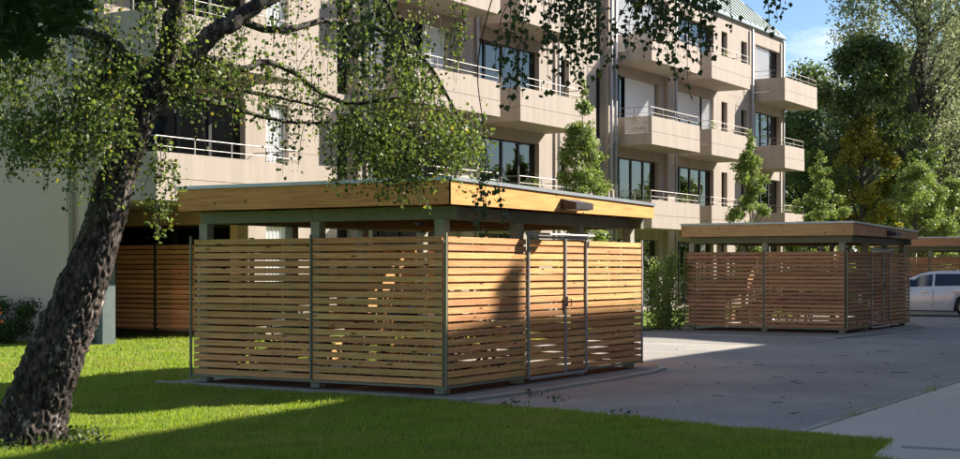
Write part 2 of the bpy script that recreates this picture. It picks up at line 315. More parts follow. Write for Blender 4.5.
# ------------------------------------------------------------------ ground
struct(MB().poly([(-900, -900, 0), (1500, -900, 0), (1500, 1500, 0), (-900, 1500, 0)]).build('lawn', M['lawn']))
PARK = [(14.5, 8.9), (14.3, 7.6), (13.85, 6.33), (13.62, 5.37), (13.53, 4.52), (20, 4.62), (120, 6.5), (120, 16.2), (60, 15.6), (46.4, 15.4), (41.5, 15.3), (31.7, 15.0), (31.7, 14.7), (21.5, 14.7), (21.5, 9.8), (20.9, 9.3)]
struct(MB().poly([(x, y, .004) for x, y in PARK]).build('parking_lot', M['parking']))
PATH = [(13.53, 4.5), (13.35, 3.57), (12.0, 3.4), (11.2, 2.2), (10.6, -2), (120, -2), (120, 6.48), (20, 4.6)]
struct(MB().poly([(x, y, .008) for x, y in PATH]).build('path', M['path']))
# flush edging stones between parking lot and path
edge = bpy.data.meshes.new('edging')
es = MB().box(0, .97, -.05, .05, -.06, .016).mesh('edging_stone', M['kerb'])
pk = bpy.data.objects['path']
for i in range(46):
    o = inst('edging_stone', es, pk, (13.6 + i * .985, 4.52 + i * .985 * .0155, .001 + random.uniform(-.002, .002)), .0155)
# joint across the path (an expansion gap, slightly raised stones)
for i in range(9):
    o = inst('edging_stone', es, pk, (12.86 + i * .3 * 0 + i * .06, 3.36 - i * .985, .001), -math.pi / 2 + .06)
for u in (28.45, 25.78, 23.1, 36.9 + 5.2, 44.6, 47 + .2):
    struct(MB().box(u - .05, u + .05, 8.9 if u < 40 else 9.8, 14.4, .0045, .0085).build('bay_marking', M['line']))
# lit strip of soil beside kerb of the far shed
def kerb_poly(name, pts, w=.11, h=.04, inner=None, floor=None):
    root = bpy.data.objects.new(name, None)
    base = MB().prism(inner, -.02, .018).build(name, floor); struct(base)
    me = MB().box(0, 1, -w / 2, w / 2, -.1, h).mesh('kerb_stone', M['kerb'])
    for (x0, y0), (x1, y1) in zip(pts[:-1], pts[1:]):
        Ls = math.hypot(x1 - x0, y1 - y0); k = max(1, round(Ls / .9)); an = math.atan2(y1 - y0, x1 - x0)
        for i in range(k):
            t = i / k; o = inst('kerb_stone', me, base, (x0 + (x1 - x0) * t, y0 + (y1 - y0) * t, random.uniform(-.004, .004)), an); o.scale = (Ls / k - .008, 1, 1)
    return base
def apron(off):
    ou, ov = off
    P = [(-.3, 4.5), (-.42, -.55), (1.0, -.66), (3.2, -.63), (4.9, -.56), (5.7, -.40), (6.2, -.15), (6.6, .3), (6.75, .9), (6.75, 4.6)]
    P = [(x + ou, y + ov) for x, y in P]
    return P
P1 = apron((15, 9.5)); kerb_poly('shed_paving', P1, inner=[(x, y) for x, y in P1], floor=M['slab'])
P2 = [(x, y) for x, y in apron((34, 10.2))]; P2[0] = (31.7, 15.0); P2[1] = (31.55, 9.75); P2[2] = (34.4, 9.45)
kerb_poly('far_shed_paving', P2, inner=P2, floor=M['slab'])
P3 = [(x, y) for x, y in apron((53, 10.8))]; P3[0] = (51.6, 15.5); P3[1] = (51.5, 10.2); kerb_poly('farthest_shed_paving', P3, inner=P3, floor=M['slab'])
for ou, ov in ((15, 9.5), (34, 10.2), (53, 10.8)):
    struct(MB().box(ou + .12, ou + 5.65, ov + .12, ov + 4.0, .0, .026).build('shed_floor', M['bark_floor']))
struct(MB().poly([(22.05, 14.7, .012), (31.6, 14.7, .012), (31.6, 15.35, .012), (22.05, 15.35, .012)]).build('planting_bed', M['soil']))
struct(MB().poly([(31.8, 14.95, .056), (34.0, 14.95, .056), (34.0, 15.6, .03), (31.8, 15.6, .03)]).build('planting_bed', M['soil']))

# ------------------------------------------------------------------ bicycle sheds
def galv_bar(mb, *a): mb.box(*a)
SLN = 19
def make_shed(name, loc, label, slat, fascia):
    root = empty(name, loc, label, 'bicycle shed', 'timber bicycle sheds beside the parking lot')
    pitch = .0984; z0 = .14; bh = .074
    cache = {}
    def slat_mesh(Ln):
        if Ln not in cache:
            mb = MB(); b = .003
            mb.box(0, Ln, -.011, .011, 0, bh); cache[Ln] = mb.mesh('slat', slat)
        return cache[Ln]
    def panel(parent, p0, p1, out, n=SLN):
        (x0, y0), (x1, y1) = p0, p1; Ln = round(math.hypot(x1 - x0, y1 - y0), 3); an = math.atan2(y1 - y0, x1 - x0)
        for i in range(n):
            o = inst('slat', slat_mesh(Ln), parent, (x0 + out[0] * (.012 + random.uniform(-.001, .003)), y0 + out[1] * (.012 + random.uniform(-.001, .003)), z0 + i * pitch + random.uniform(-.003, .003)), an)
            o.rotation_euler[1] = random.uniform(-.0016, .0016)
            o.rotation_euler[0] = random.uniform(-.03, .03)
    # left (short) face u=0
    panel(root, (0, .03), (0, 2.03), (-1, 0)); panel(root, (0, 2.08), (0, 4.07), (-1, 0))
    # back short face u=6
    panel(root, (5.75, .03), (5.75, 2.03), (1, 0)); panel(root, (5.75, 2.08), (5.75, 4.07), (1, 0))
    # long face v=4.1
    for a, b in ((.03, 1.92), (1.95, 3.84), (3.87, 5.72)): panel(root, (a, 4.1), (b, 4.1), (0, 1))
    # front long face v=0: fixed panel, door, fixed
    panel(root, (.03, 0), (2.0, 0), (0, -1)); panel(root, (3.84, 0), (5.72, 0), (0, -1))
    fm = M['galv']
    d = MB(); 
    for x in (2.05, 3.13, 3.78): d.box(x - .017, x + .017, -.05, -.024, .10, 2.03)
    d.box(2.074, 3.756, -.048, -.026, .075, .115); d.box(2.074, 3.105, -.048, -.026, 2.0, 2.035); d.box(3.155, 3.756, -.048, -.026, 2.0, 2.035)
    door = d.build('door', fm, root)
    panel(door, (2.06, 0), (3.11, 0), (0, -1)); panel(door, (3.15, 0), (3.77, 0), (0, -1))
    MB().box(3.11, 3.15, -.07, -.051, 1.05, 1.19).tube([(3.19, -.06, 1.06), (3.19, -.10, 1.06), (3.19, -.10, 1.15), (3.19, -.06, 1.15)], .008, 6).build('door_handle', M['lamp'], door)
    for x in (2.02, 3.81):
        MB().tube([(x, -.06, .14), (x, -.06, .22)], .014, 8).tube([(x, -.06, 1.9), (x, -.06, 1.98)], .014, 8).build('hinge', fm, door)
    # door track above
    MB().tube([(1.95, -.075, 2.06), (3.95, -.075, 2.06)], .016, 8).box(2.01, 2.09, -.09, -.01, 2.038, 2.10).box(3.74, 3.82, -.09, -.01, 2.038, 2.10).build('door_track', fm, root)
    # steel edge trims
    for (x, y, nm) in ((-.03, -.03, 0), (-.03, 4.13, 0), (5.765, -.015, 0), (5.78, 4.13, 0)):
        MB().box(x - .014, x + .014, y - .014, y + .014, .09, 2.03).build('corner_trim', M['greensteel'] if x < 1 else fm, root)
    MB().box(-.043, -.024, 2.043, 2.068, .1, 2.03).build('panel_trim', M['greensteel'], root)
    MB().box(5.774, 5.795, 2.035, 2.075, .1, 2.03).build('panel_trim', M['greensteel'], root)
    MB().box(-.04, -.0, 0, 4.1, .105, .133).build('bottom_rail', M['greensteel'], root)
    MB().box(0.0, 2.0, -.04, 0, .105, .133).build('bottom_rail', M['greensteel'], root)
    MB().box(3.84, 5.75, -.04, 0, .105, .133).build('bottom_rail', M['greensteel'], root)
    MB().box(5.75, 5.79, 0, 4.1, .105, .133).build('bottom_rail', M['greensteel'], root)
    MB().box(0, 5.75, 4.1, 4.14, .105, .133).build('bottom_rail', M['greensteel'], root)
    # inner battens
    for (x, y) in ((.03, 1.0), (.03, 3.1), (5.72, 1.0), (5.72, 3.1)): MB().box(x - .02, x + .02, y - .03, y + .03, .1, 2.0).build('batten', M['joist'], root)
    for x in (1.0, 4.8): MB().box(x - .03, x + .03, .005, .045, .1, 2.0).build('batten', M['joist'], root)
    for x in (1.0, 3.0, 5.0): MB().box(x - .03, x + .03, 4.055, 4.095, .1, 2.0).build('batten', M['joist'], root)
    # posts
    pm = MB().box(-.07, .07, -.07, .07, 0, 2.17).mesh('post', M['post'])
    for x in (.12, 2.0, 3.8, 5.55):
        for y in ((.12, 2.05, 3.98) if x in (.12, 5.55) else (.12, 3.98)): inst('post', pm, root, (x, y, .03))
    # beams
    for x in (.12, 5.55): MB().box(x - .05, x + .05, -.12, 4.04, 2.202, 2.36).build('beam', M['greensteel'], root)
    for y in (.12, 3.98): MB().box(.175, 5.495, y - .05, y + .05, 2.202, 2.36).build('beam', M['greensteel'], root)
    for i in range(10):
        x = .55 + i * .5; o = MB().box(0, 3.72, -.022, .022, 2.235, 2.385).build('joist', M['joist'], root, (x, .19, 0), math.pi / 2)
    for y in (1.1, 2.05, 3.0): MB().box(.18, 5.49, y - .05, y + .05, 2.3, 2.384).build('purlin', M['joist'], root)
    # roof: flat slab with tapered fascia: top falls towards +u
    U0, U1, V0, V1 = -.33, 5.62, -.29, 4.10; zt0, zt1, zb = 2.655, 2.555, 2.385
    mb = MB(); x0, x1, y0, y1 = U0 + .03, U1 - .03, V0 + .03, V1 - .03
    mb.v += [(x0, y0, zb + .02), (x1, y0, zb + .02), (x1, y1, zb + .02), (x0, y1, zb + .02), (x0, y0, zt0 - .01), (x1, y0, zt1 - .01), (x1, y1, zt1 - .01), (x0, y1, zt0 - .01)]
    mb.f += [(0, 3, 2, 1), (4, 5, 6, 7), (0, 1, 5, 4), (1, 2, 6, 5), (2, 3, 7, 6), (3, 0, 4, 7)]
    roof = mb.build('roof', [M['roofing']], root)
    MB().box(U0 + .032, U1 - .032, V0 + .032, V1 - .032, zb, zb + .018).build('ceiling_board', M['joist'], roof)
    def fboard(p0, p1, za, zc, nrm):
        (xa, ya), (xb, yb) = p0, p1; Ln = math.hypot(xb - xa, yb - ya); an = math.atan2(yb - ya, xb - xa)
        q = MB(); t = .028
        q.v += [(0, 0, zb - .02), (Ln, 0, zb - .02), (Ln, t, zb - .02), (0, t, zb - .02), (0, 0, za), (Ln, 0, zc), (Ln, t, zc), (0, t, za)]
        q.f += [(0, 3, 2, 1), (4, 5, 6, 7), (0, 1, 5, 4), (1, 2, 6, 5), (2, 3, 7, 6), (3, 0, 4, 7)]
        q.build('fascia_board', fascia, root, (xa, ya, 0), an)
        q = MB(); q.v += [(-.006, -.022, za), (Ln + .006, -.022, zc), (Ln + .006, .09, zc), (-.006, .09, za), (-.006, -.022, za + .045), (Ln + .006, -.022, zc + .045), (Ln + .006, .09, zc + .045), (-.006, .09, za + .045)]
        q.f += [(0, 3, 2, 1), (4, 5, 6, 7), (0, 1, 5, 4), (1, 2, 6, 5), (2, 3, 7, 6), (3, 0, 4, 7)]
        q.build('roof_flashing', M['flash'], root, (xa, ya, .001), an)
    fboard((U0, V0), (U1, V0), zt0, zt1, 0)
    fboard((U0, V1), (U0, V0 + .002), zt0, zt0, 0)
    fboard((U1, V0 + .002), (U1, V1), zt1, zt1, 0)
    fboard((U1, V1), (U0, V1), zt1, zt0, 0)
    # wedge lamp over door
    q = MB(); xa, xb = 2.5, 3.02; 
    q.v += [(xa, V0, 2.40), (xb, V0, 2.40), (xb, V0 - .24, 2.40), (xa, V0 - .24, 2.40), (xa, V0, 2.545), (xb, V0, 2.545), (xb, V0 - .24, 2.49), (xa, V0 - .24, 2.49)]
    q.f += [(0, 1, 2, 3), (4, 7, 6, 5), (0, 4, 5, 1), (1, 5, 6, 2), (2, 6, 7, 3), (3, 7, 4, 0)]
    lamp = q.build('door_lamp', M['lamp'], root)
    MB().box(xa + .05, xb - .05, V0 - .2, V0 - .04, 2.39, 2.3985).build('lamp_diffuser', M['whiteplastic'], lamp)
    # flood light brackets below the corners
    MB().box(-.14, -.02, .3, .36, 2.12, 2.16).build('cable_bracket', M['lamp'], root)
    return root
shed1 = make_shed('bicycle_shed', (15, 9.5, 0), 'nearest slatted timber bicycle shed with flat roof, standing on the lawn edge', M['slat'], M['fascia'])
shed2 = make_shed('bicycle_shed', (34, 10.2, 0), 'middle slatted timber bicycle shed in shade beyond the empty parking bays', M['slat_dark'], M['fascia_dark'])
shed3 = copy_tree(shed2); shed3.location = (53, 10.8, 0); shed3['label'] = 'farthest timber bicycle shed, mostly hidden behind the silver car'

# ------------------------------------------------------------------ bicycles
def torus_mb(R_, r, seg=28, s2=6):
    mb = MB(); pts = [(0, math.cos(2 * math.pi * i / seg) * R_, math.sin(2 * math.pi * i / seg) * R_) for i in range(seg)]
    for i in range(seg):
        t = 2 * math.pi * i / seg
        for j in range(s2):
            p = 2 * math.pi * j / s2; rr = R_ + r * math.cos(p); mb.v.append((r * math.sin(p), math.cos(t) * rr, math.sin(t) * rr))
    for i in range(seg):
        for j in range(s2): mb.f.append((i * s2 + j, i * s2 + (j + 1) % s2, ((i + 1) % seg) * s2 + (j + 1) % s2, ((i + 1) % seg) * s2 + j))
    return mb
tyre = torus_mb(.33, .022).mesh('tyre', M['rubber'], True); rim = torus_mb(.305, .010).mesh('rim', M['chrome'], True)
sp = MB()
for i in range(12):
    t = math.pi * 2 * i / 12; sp.tube([(0, math.cos(t) * .02, math.sin(t) * .02), (0, math.cos(t + .2) * .3, math.sin(t + .2) * .3)], .0018, 4, False)
sp.tube([(-.05, 0, 0), (.05, 0, 0)], .022, 8); spm = sp.mesh('spokes', M['chrome'])
def make_bike(loc, rz, label, paint, basket=False):
    b = empty('bicycle', loc, label, 'bicycle', 'bicycles parked in the sheds', rz)
    for y in (-.53, .53):
        w = inst('wheel', tyre, b, (0, y, .35)); inst('rim', rim, w); inst('spokes', spm, w)
    f = MB(); bb = (0, -.08, .29); st = (0, -.2, .8); ht = (0, .36, .82); hb = (0, .39, .66)
    f.tube([bb, st], .016).tube([st, ht], .016).tube([bb, hb], .019).tube([ht, hb], .02)
    for s in (-.05, .05): f.tube([bb, (s, -.53, .35)], .009, 6).tube([st, (s, -.53, .35)], .008, 6).tube([hb, (s, .53, .35)], .012, 6)
    f.build('frame', paint, b, smooth=True)
    MB().tube([st, (0, -.225, .92)], .013).tube([(0, -.34, .95), (0, -.26, .965), (0, -.14, .955), (0, -.06, .94)], [.03, .085, .04, .02], 8).build('saddle', M['black'], b, smooth=True)
    MB().tube([ht, (0, .345, .96)], .013).tube([(-.3, .2, 1.0), (-.2, .3, 1.0), (0, .36, .97), (.2, .3, 1.0), (.3, .2, 1.0)], .012).build('handlebar', M['chrome'], b, smooth=True)
    MB().tube([(-.06, -.08, .29), (.06, -.08, .29)], .03, 10).tube([(.07, -.08, .29), (.07, .06, .21)], .01, 6).tube([(-.07, -.08, .29), (-.07, -.22, .37)], .01, 6).box(.07, .16, .03, .09, .195, .22).box(-.16, -.07, -.25, -.19, .36, .385).build('crank', M['chrome'], b)
    mg = MB()
    for y in (-.53, .53): mg.tube([(0, y + math.cos(t) * .37, .35 + math.sin(t) * .37) for t in np.linspace(.25, 2.9, 12)], .014, 5)
    mg.build('mudguard', paint, b)
    if basket:
        MB().box(-.16, .16, .46, .72, .74, .745).box(-.16, .16, .46, .465, .745, .96).box(-.16, .16, .715, .72, .745, .96).box(-.16, -.155, .465, .715, .745, .96).box(.155, .16, .465, .715, .745, .96).build('basket', paint, b)
    else: MB().box(-.03, .03, -.62, -.56, .62, .72).build('rear_light', M['red'], b)
    return b
z_ = .026
make_bike((15.75, 10.75, z_), 0, 'red bicycle standing just inside the near shed corner', M['red'], True)
make_bike((15.85, 12.75, z_), math.pi, 'black bicycle behind the left slats of the near shed', M['black'])
make_bike((16.9, 10.8, z_), .05, 'yellow bicycle in the near shed behind the red one', M['yellow'])
make_bike((17.1, 12.7, z_), 0, 'green bicycle deep inside the near shed', M['greenb'])
make_bike((18.9, 12.2, z_), .1, 'blue bicycle behind the door of the near shed', M['blue'], True)
make_bike((19.9, 12.1, z_), 3.0, 'black bicycle with basket at the rear of the near shed', M['black'], True)
make_bike((35.2, 12.3, z_), .05, 'blue bicycle behind the slats of the middle shed', M['blue'])
make_bike((37.0, 12.3, z_), 3.1, 'black bicycle inside the middle shed', M['black'])

# ------------------------------------------------------------------ apartment building
UW0, UW1, VW, VB = 21.45, 63.3, 21.9, 20.5
bd = empty('apartment_building', (0, 0, 0), 'long beige four storey apartment building with projecting balconies behind the sheds', 'building')
ZK = [None, 2.97, 5.87, 8.77]; ZTOP = 11.95
wins = []   # (u0,u1,z0,z1,kind,panes)
for k in (0, 1, 2, 3):
    zb = .15 if k == 0 else ZK[k] + .15; zt = (2.62 if k == 0 else ZK[k] + 2.55)
    def W(u0, u1, kind, n, zb=zb, zt=zt): wins.append((u0, u1, zb, zt, kind, n, k))
    if k: W(22.2, 25.9, 'B', 4)
    W(26.65, 27.5, 'N', 1); W(29.45, 30.1, 'S', 1)
    for U in (30.95, 45.7):
        W(U + .02, U + 3.75, 'A', 4); W(U + 5.45, U + 9.2, 'B', 4)
    W(41.55, 42.2, 'N', 1); W(44.2, 44.8, 'S', 1)
    W(55.75, 56.4, 'N', 1, zb + .3 if k else zb, zt); W(58.0, 58.7, 'N', 1, zb + .3 if k else zb, zt - .1)
    W(59.75, 62.9, 'E', 3)
# facade wall with real openings, storey by storey
us = sorted({UW0, UW1} | {w[0] for w in wins} | {w[1] for w in wins})
wall = MB()
T = .32
def wall_band(z0, z1, k):
    ws = sorted([w for w in wins if w[6] == k], key=lambda w: w[0]); u = UW0 if k else 26.0
    for w in ws:
        if w[0] > u: wall.box(u, w[0], VW, VW + T, z0, z1)
        if w[2] > z0: wall.box(w[0], w[1], VW, VW + T, z0, w[2])
        if w[3] < z1: wall.box(w[0], w[1], VW, VW + T, w[3], z1)
        u = w[1]
    wall.box(u, UW1, VW, VW + T, z0, z1)
wall_band(0, 2.97, 0); wall_band(2.97, 5.87, 1); wall_band(5.87, 8.77, 2); wall_band(8.77, ZTOP, 3)
wall.build('front_wall', M['facade'], bd)
MB().box(UW0, UW0 + .3, VW + T, 34, 0, ZTOP).build('end_wall', M['endwall'], bd)
MB().box(UW0 - .004, UW0 + .3, VW + .003, VW + T - .002, 2.99, ZTOP).build('end_wall_return', M['endwall'], bd)
MB().box(UW1 - .3, UW1, VW + T, 34, 0, ZTOP).box(UW0 + .3, UW1 - .3, 33.7, 34, 0, ZTOP).build('rear_wall', M['facade'], bd)
MB().box(UW0 - .02, UW0 + .34, VW + .02, VW + T - .004, 0, 2.965).build('corner_column', M['tealpost'], bd)
# undercroft at the left: back wall with windows, ceiling
uc = MB().box(26.0, 26.3, VW + T, 33.7, 0, .5).box(26.0, 26.3, VW + T, 33.7, 2.62, 2.97).box(26.0, 26.3, VW + T, 22.45, .5, 2.62).box(26, 26.3, 28.0, 33.7, .5, 2.62)
uc.build('undercroft_wall', M['endwall'], bd)
fl = MB()
for z in (2.975, 5.92, 8.82): fl.box(UW0 + .31, UW1 - .31, VW + T + .001, 33.6, z, z + .2)
fl.build('floor_slab', M['room'], bd)
rm = MB().box(26.4, UW1 - .31, 26.5, 26.6, .0, ZTOP - .1).box(UW0 + .31, 26.4, 26.5, 26.6, 3.2, ZTOP - .1)
for u in (26.35, 28.6, 30.4, 35.6, 41.0, 43.2, 45.1, 50.4, 55.3, 57.2, 59.3): rm.box(u, u + .12, VW + T + .001, 26.49, 3.2 if u < 26.4 else .02, ZTOP - .1)
rm.build('room_partition', M['room'], bd)
def window(u0, u1, z0, z1, kind, n, k):
    f = MB(); t = .055; y0, y1 = VW + .16, VW + .22
    f.box(u0, u0 + t, y0, y1, z0, z1).box(u1 - t, u1, y0, y1, z0, z1).box(u0 + t, u1 - t, y0, y1, z0, z0 + t).box(u0 + t, u1 - t, y0, y1, z1 - t, z1)
    w = (u1 - u0 - 2 * t) / n; splits = [u0 + t + i * w for i in range(n + 1)]
    if kind in 'AB': splits = [u0 + t, u0 + t + .62 * w, u0 + t + 1.75 * w, u0 + t + 2.9 * w, u1 - t]
    for s in splits[1:-1]: f.box(s - .05, s + .05, y0 - .01, y1 + .01, z0 + t, z1 - t)
    if kind == 'S': f.box(u0 + t, u1 - t, y0, y1, z0 + .8, z0 + .86)
    o = f.build('window', M['frame'], bd)
    for i in range(n):
        a, b = splits[i] + (.05 if i else 0), splits[i + 1] - (.05 if i < n - 1 else 0)
        MB().box(a, b, VW + .185, VW + .195, z0 + t, z1 - t).build('pane', M['glass'], o)
    r = random.random
    if kind == 'A' and k in (2,) and u0 > 40: cur = [(u0 + 1.0, u1 - .15, z0, z1, 'curtain')]
    elif kind == 'A' and k == 3: cur = [(u0, u1, z0 + 1.0, z1, 'curtain'), (u0, u0 + 1, z0, z0 + 1, 'curtain')]
    elif kind == 'B' and k == 2 and u0 > 40: cur = [(u0, u0 + 2.6, z0 + 1.35, z1, 'curtain'), (u0 + 2.75, u1, z0, z1, 'curtain')]
    elif kind == 'A' and k == 2: cur = [(u0 + 2.6, u1, z0, z1, 'curtain'), (u0, u0 + .8, z0, z1, 'curtain')]
    elif kind == 'E' and k == 3: cur = [(u0, u0 + 2.0, z0, z1, 'curtain')]
    elif kind == 'N' and u0 < 30: cur = [(u0, u1, z0, z1, 'curtain')]
    elif kind == 'N' and k == 2: cur = [(u0, u1 - .1, z0, z1, 'curtain')]
    elif kind == 'B' and k == 1 and u0 < 30: cur = [(u0 + 1.0, u0 + 1.7, z0, z1, 'curtain'), (u0 + 2.55, u0 + 3.1, z0, z1, 'teal'), (u0 + .1, u0 + .6, z0, z1, 'teal'), (u0 + 3.2, u0 + 3.5, z0, z1, 'curtain')]
    elif kind in 'AB' and k == 0: cur = [(u0 + .3, u0 + .8, z0, z1, 'curtain'), (u1 - .8, u1 - .3, z0, z1, 'curtain')]
    elif kind in 'AB': cur = [(u1 - .5, u1 - .1, z0, z1, 'curtain')] if r() < .5 else [(u0 + .1, u0 + .9, z0, z1, 'curtain')]
    else: cur = []
    ext = (kind == 'N' and u0 < 30) or k >= 2 and kind in 'AE' or (kind == 'B' and k == 2 and u0 > 40)
    for a, b, c, d, m in cur:
        q = MB(); nn = max(2, int((b - a) / .07)); n0 = len(q.v)
        for i in range(nn + 1):
            x = a + (b - a) * i / nn; y = VW + (.125 if ext else .27) + (.018 if i % 2 else -.018); q.v += [(x, y, c + .03), (x, y, d - .02)]
        for i in range(nn): q.f.append((2 * i, 2 * i + 2, 2 * i + 3, 2 * i + 1))
        q.build('curtain', M[m], o)
    return o
for w in wins: window(*w)
# undercroft windows facing -u
for v0 in (22.45, 24.3, 26.15):
    f = MB(); v1 = v0 + 1.85; f.box(26.1, 26.2, v0, v0 + .07, .5, 2.62).box(26.1, 26.2, v1 - .07, v1, .5, 2.62).box(26.1, 26.2, v0 + .07, v1 - .07, .5, .57).box(26.1, 26.2, v0 + .07, v1 - .07, 2.55, 2.62)
    o = f.build('window', M['frame'], bd); MB().box(26.14, 26.15, v0 + .07, v1 - .07, .57, 2.55).build('pane', M['glass'], o)
def balcony(u0, u1, zk, v0=VB, side=True, wrap=False, solid=False):
    mb = MB(); v1 = VW if not wrap else VW
    mb.box(u0, u1, v0, VW - .002, zk, zk + .17)                       # slab
    mb.box(u0, u1, v0, v0 + .12, zk + .17, zk + .445)                # upstand
    mb.box(u0, u0 + .12, v0 + .12, VW - .002, zk + .17, zk + .40); mb.box(u1 - .12, u1, v0 + .12, VW - .002, zk + .17, zk + .40)
    b = mb.build('balcony', M['facade2'], bd)
    MB().box(u0 + .004, u1 - .004, v0 + .004, v0 + .11, zk + .457, zk + .98).build('parapet', M['facade2'], b)
    MB().box(u0 + .02, u1 - .02, v0 + .02, v0 + .1, zk + .445, zk + .457).build('joint', M['joint'], b)
    for (a, c) in ((u0 + .004, u0 + .03), (u1 - .03, u1 - .004)):
        MB().box(a, c, v0 + .112, VW - .01, zk + .41, zk + .98).build('side_screen', M['facade2'] if solid else M['screen'], b)
    r = MB()
    for z in (zk + 1.1, zk + 1.3):
        r.tube([(u0 + .03, VW - .02, z), (u0 + .03, v0 + .05, z), (u1 - .03, v0 + .05, z), (u1 - .03, VW - .02, z)], .012 if z > zk + 1.2 else .008, 6)
    n = int((u1 - u0) / 1.05)
    for i in range(n + 1):
        x = u0 + .03 + (u1 - u0 - .06) * i / n; r.box(x - .014, x + .014, v0 + .04, v0 + .055, zk + .7, zk + 1.3)
    for x in (u0 + .03, u1 - .03): r.box(x - .012, x + .012, VW - .75, VW - .71, zk + .9, zk + 1.29)
    r.build('railing', M['rail'], b)
    return b
for k in (1, 2, 3):
    balcony(21.5, 26.2, ZK[k], solid=True)
    for U in (30.95, 45.7): balcony(U, U + 4.33, ZK[k]); balcony(U + 5.5, U + 9.6, ZK[k], solid=True)
    balcony(59.5, 63.9 if k == 3 else 62.1, ZK[k], solid=True)
# piers between windows, pilasters and downpipes
for u0, u1 in ((35.25, 35.9), (50.0, 50.65), (44.88, 45.43), (30.2, 30.75)): MB().box(u0, u1, VW - .13, VW - .002, 0, ZTOP - .35).build('pilaster', M['facade2'], bd)
for (x, y) in ((45.3, VW - .22), (44.95, VW - .22), (41.3, VW - .1), (59.1, VW - .1), (50.85, VW - .1), (30.6, VW - .22), (21.36, 22.2), (21.36, 22.75), (63.1, VW - .1), (36.2, VW - .1)):
    MB().tube([(x, y, .05), (x, y, ZTOP - .1)], .055, 10).build('downpipe', M['pipe'], bd, smooth=True)
for (u, ks) in ((62.6, (0, 1, 2)),):
    pass
# ceilings lights, roof
rf = MB(); e = .12
X0, X1, Y0, Y1, Z0 = UW0 - e, UW1 + e, VW - e, 34 + e, ZTOP + .12; h = 4.2
rf.box(X0, X1, Y0, Y1, ZTOP + .001, Z0 - .001)
rf.v += [(X0, Y0, Z0), (X1, Y0, Z0), (X1, Y1, Z0), (X0, Y1, Z0), (X0 + h, Y0 + h, Z0 + h), (X1 - h, Y0 + h, Z0 + h), (X1 - h, Y1 - h, Z0 + h), (X0 + h, Y1 - h, Z0 + h)]
n = 8; rf.f += [(n, n + 1, n + 5, n + 4), (n + 1, n + 2, n + 6, n + 5), (n + 2, n + 3, n + 7, n + 6), (n + 3, n, n + 4, n + 7), (n + 4, n + 5, n + 6, n + 7)]
roof = rf.build('roof', M['copper'], bd)
for i in range(70):
    sm = MB()
    u = X0 + .4 + i * .6
    hh = min(h, X1 - u, u - X0) - .05
    if hh < .3: continue
    sm.poly([(u - .012, Y0, Z0), (u + .012, Y0, Z0), (u + .012, Y0 + hh - .03, Z0 + hh + .03), (u - .012, Y0 + hh - .03, Z0 + hh + .03)]); sm.poly([(u - .012, Y0 - .03, Z0 + .03), (u - .012, Y0, Z0), (u - .012, Y0 + hh, Z0 + hh), (u - .012, Y0 + hh - .03, Z0 + hh + .03)]); sm.build('roof_seam', M['copper'], roof)
MB().box(X0 - .01, X1 + .01, Y0 - .012, Y0 + .1, ZTOP + .02, ZTOP + .135).build('eaves_flashing', M['flash'], roof)
for u in (50, 54, 57.2):
    sk = MB(); sk.v += [(u, Y0 + .8 - .07, Z0 + .8 + .07), (u + 1.1, Y0 + .8 - .07, Z0 + .87), (u + 1.1, Y0 + 2.1 - .07, Z0 + 2.17), (u, Y0 + 2.03, Z0 + 2.17), (u, Y0 + .87, Z0 + .8), (u + 1.1, Y0 + .87, Z0 + .8), (u + 1.1, Y0 + 2.2, Z0 + 2.1), (u, Y0 + 2.2, Z0 + 2.1)]
    sk.f += [(0, 1, 2, 3), (0, 4, 5, 1), (1, 5, 6, 2), (2, 6, 7, 3), (3, 7, 4, 0)]
    s = sk.build('skylight', M['frame'], roof)
    MB().poly([(u + .08, Y0 + .8, Z0 + .97), (u + 1.02, Y0 + .8, Z0 + .97), (u + 1.02, Y0 + 1.95, Z0 + 2.12), (u + .08, Y0 + 1.95, Z0 + 2.12)])
for z in (2.97, 5.87, 8.77, 4.4, 7.3, 10.2):
    for u0, u1 in ((27.55, 29.4), (42.25, 44.15), (56.45, 57.95)):
        MB().box(u0, u1, VW - .0035, VW + .01, z - .008, z + .008).build('panel_joint', M['joint'], bd)
# ground floor terrace screen in the undercroft
fs = empty('slatted_fence', (24.5, 22.1, 0), 'brown slatted fence screen under the building, seen between the birch trunk and near shed', 'fence')
smh = MB().box(0, 1.2, -.012, .012, 0, .085).mesh('slat', M['fence'])
for p in range(4):
    for i in range(17):
        o = inst('slat', smh, fs, (random.uniform(-.002, .002) - .03, .03 + p * 1.26, .22 + i * .113), math.pi / 2); o.rotation_euler[0] = .35
for p in range(5): MB().box(-.05, .05, -.03, .03, 0, 2.16).build('post', M['frame'], fs, (0, p * 1.26, 0))
for p in range(4): MB().box(-.04, .02, .03, 1.23, .1, .16).build('rail', M['frame'], fs, (0, p * 1.26, 0))
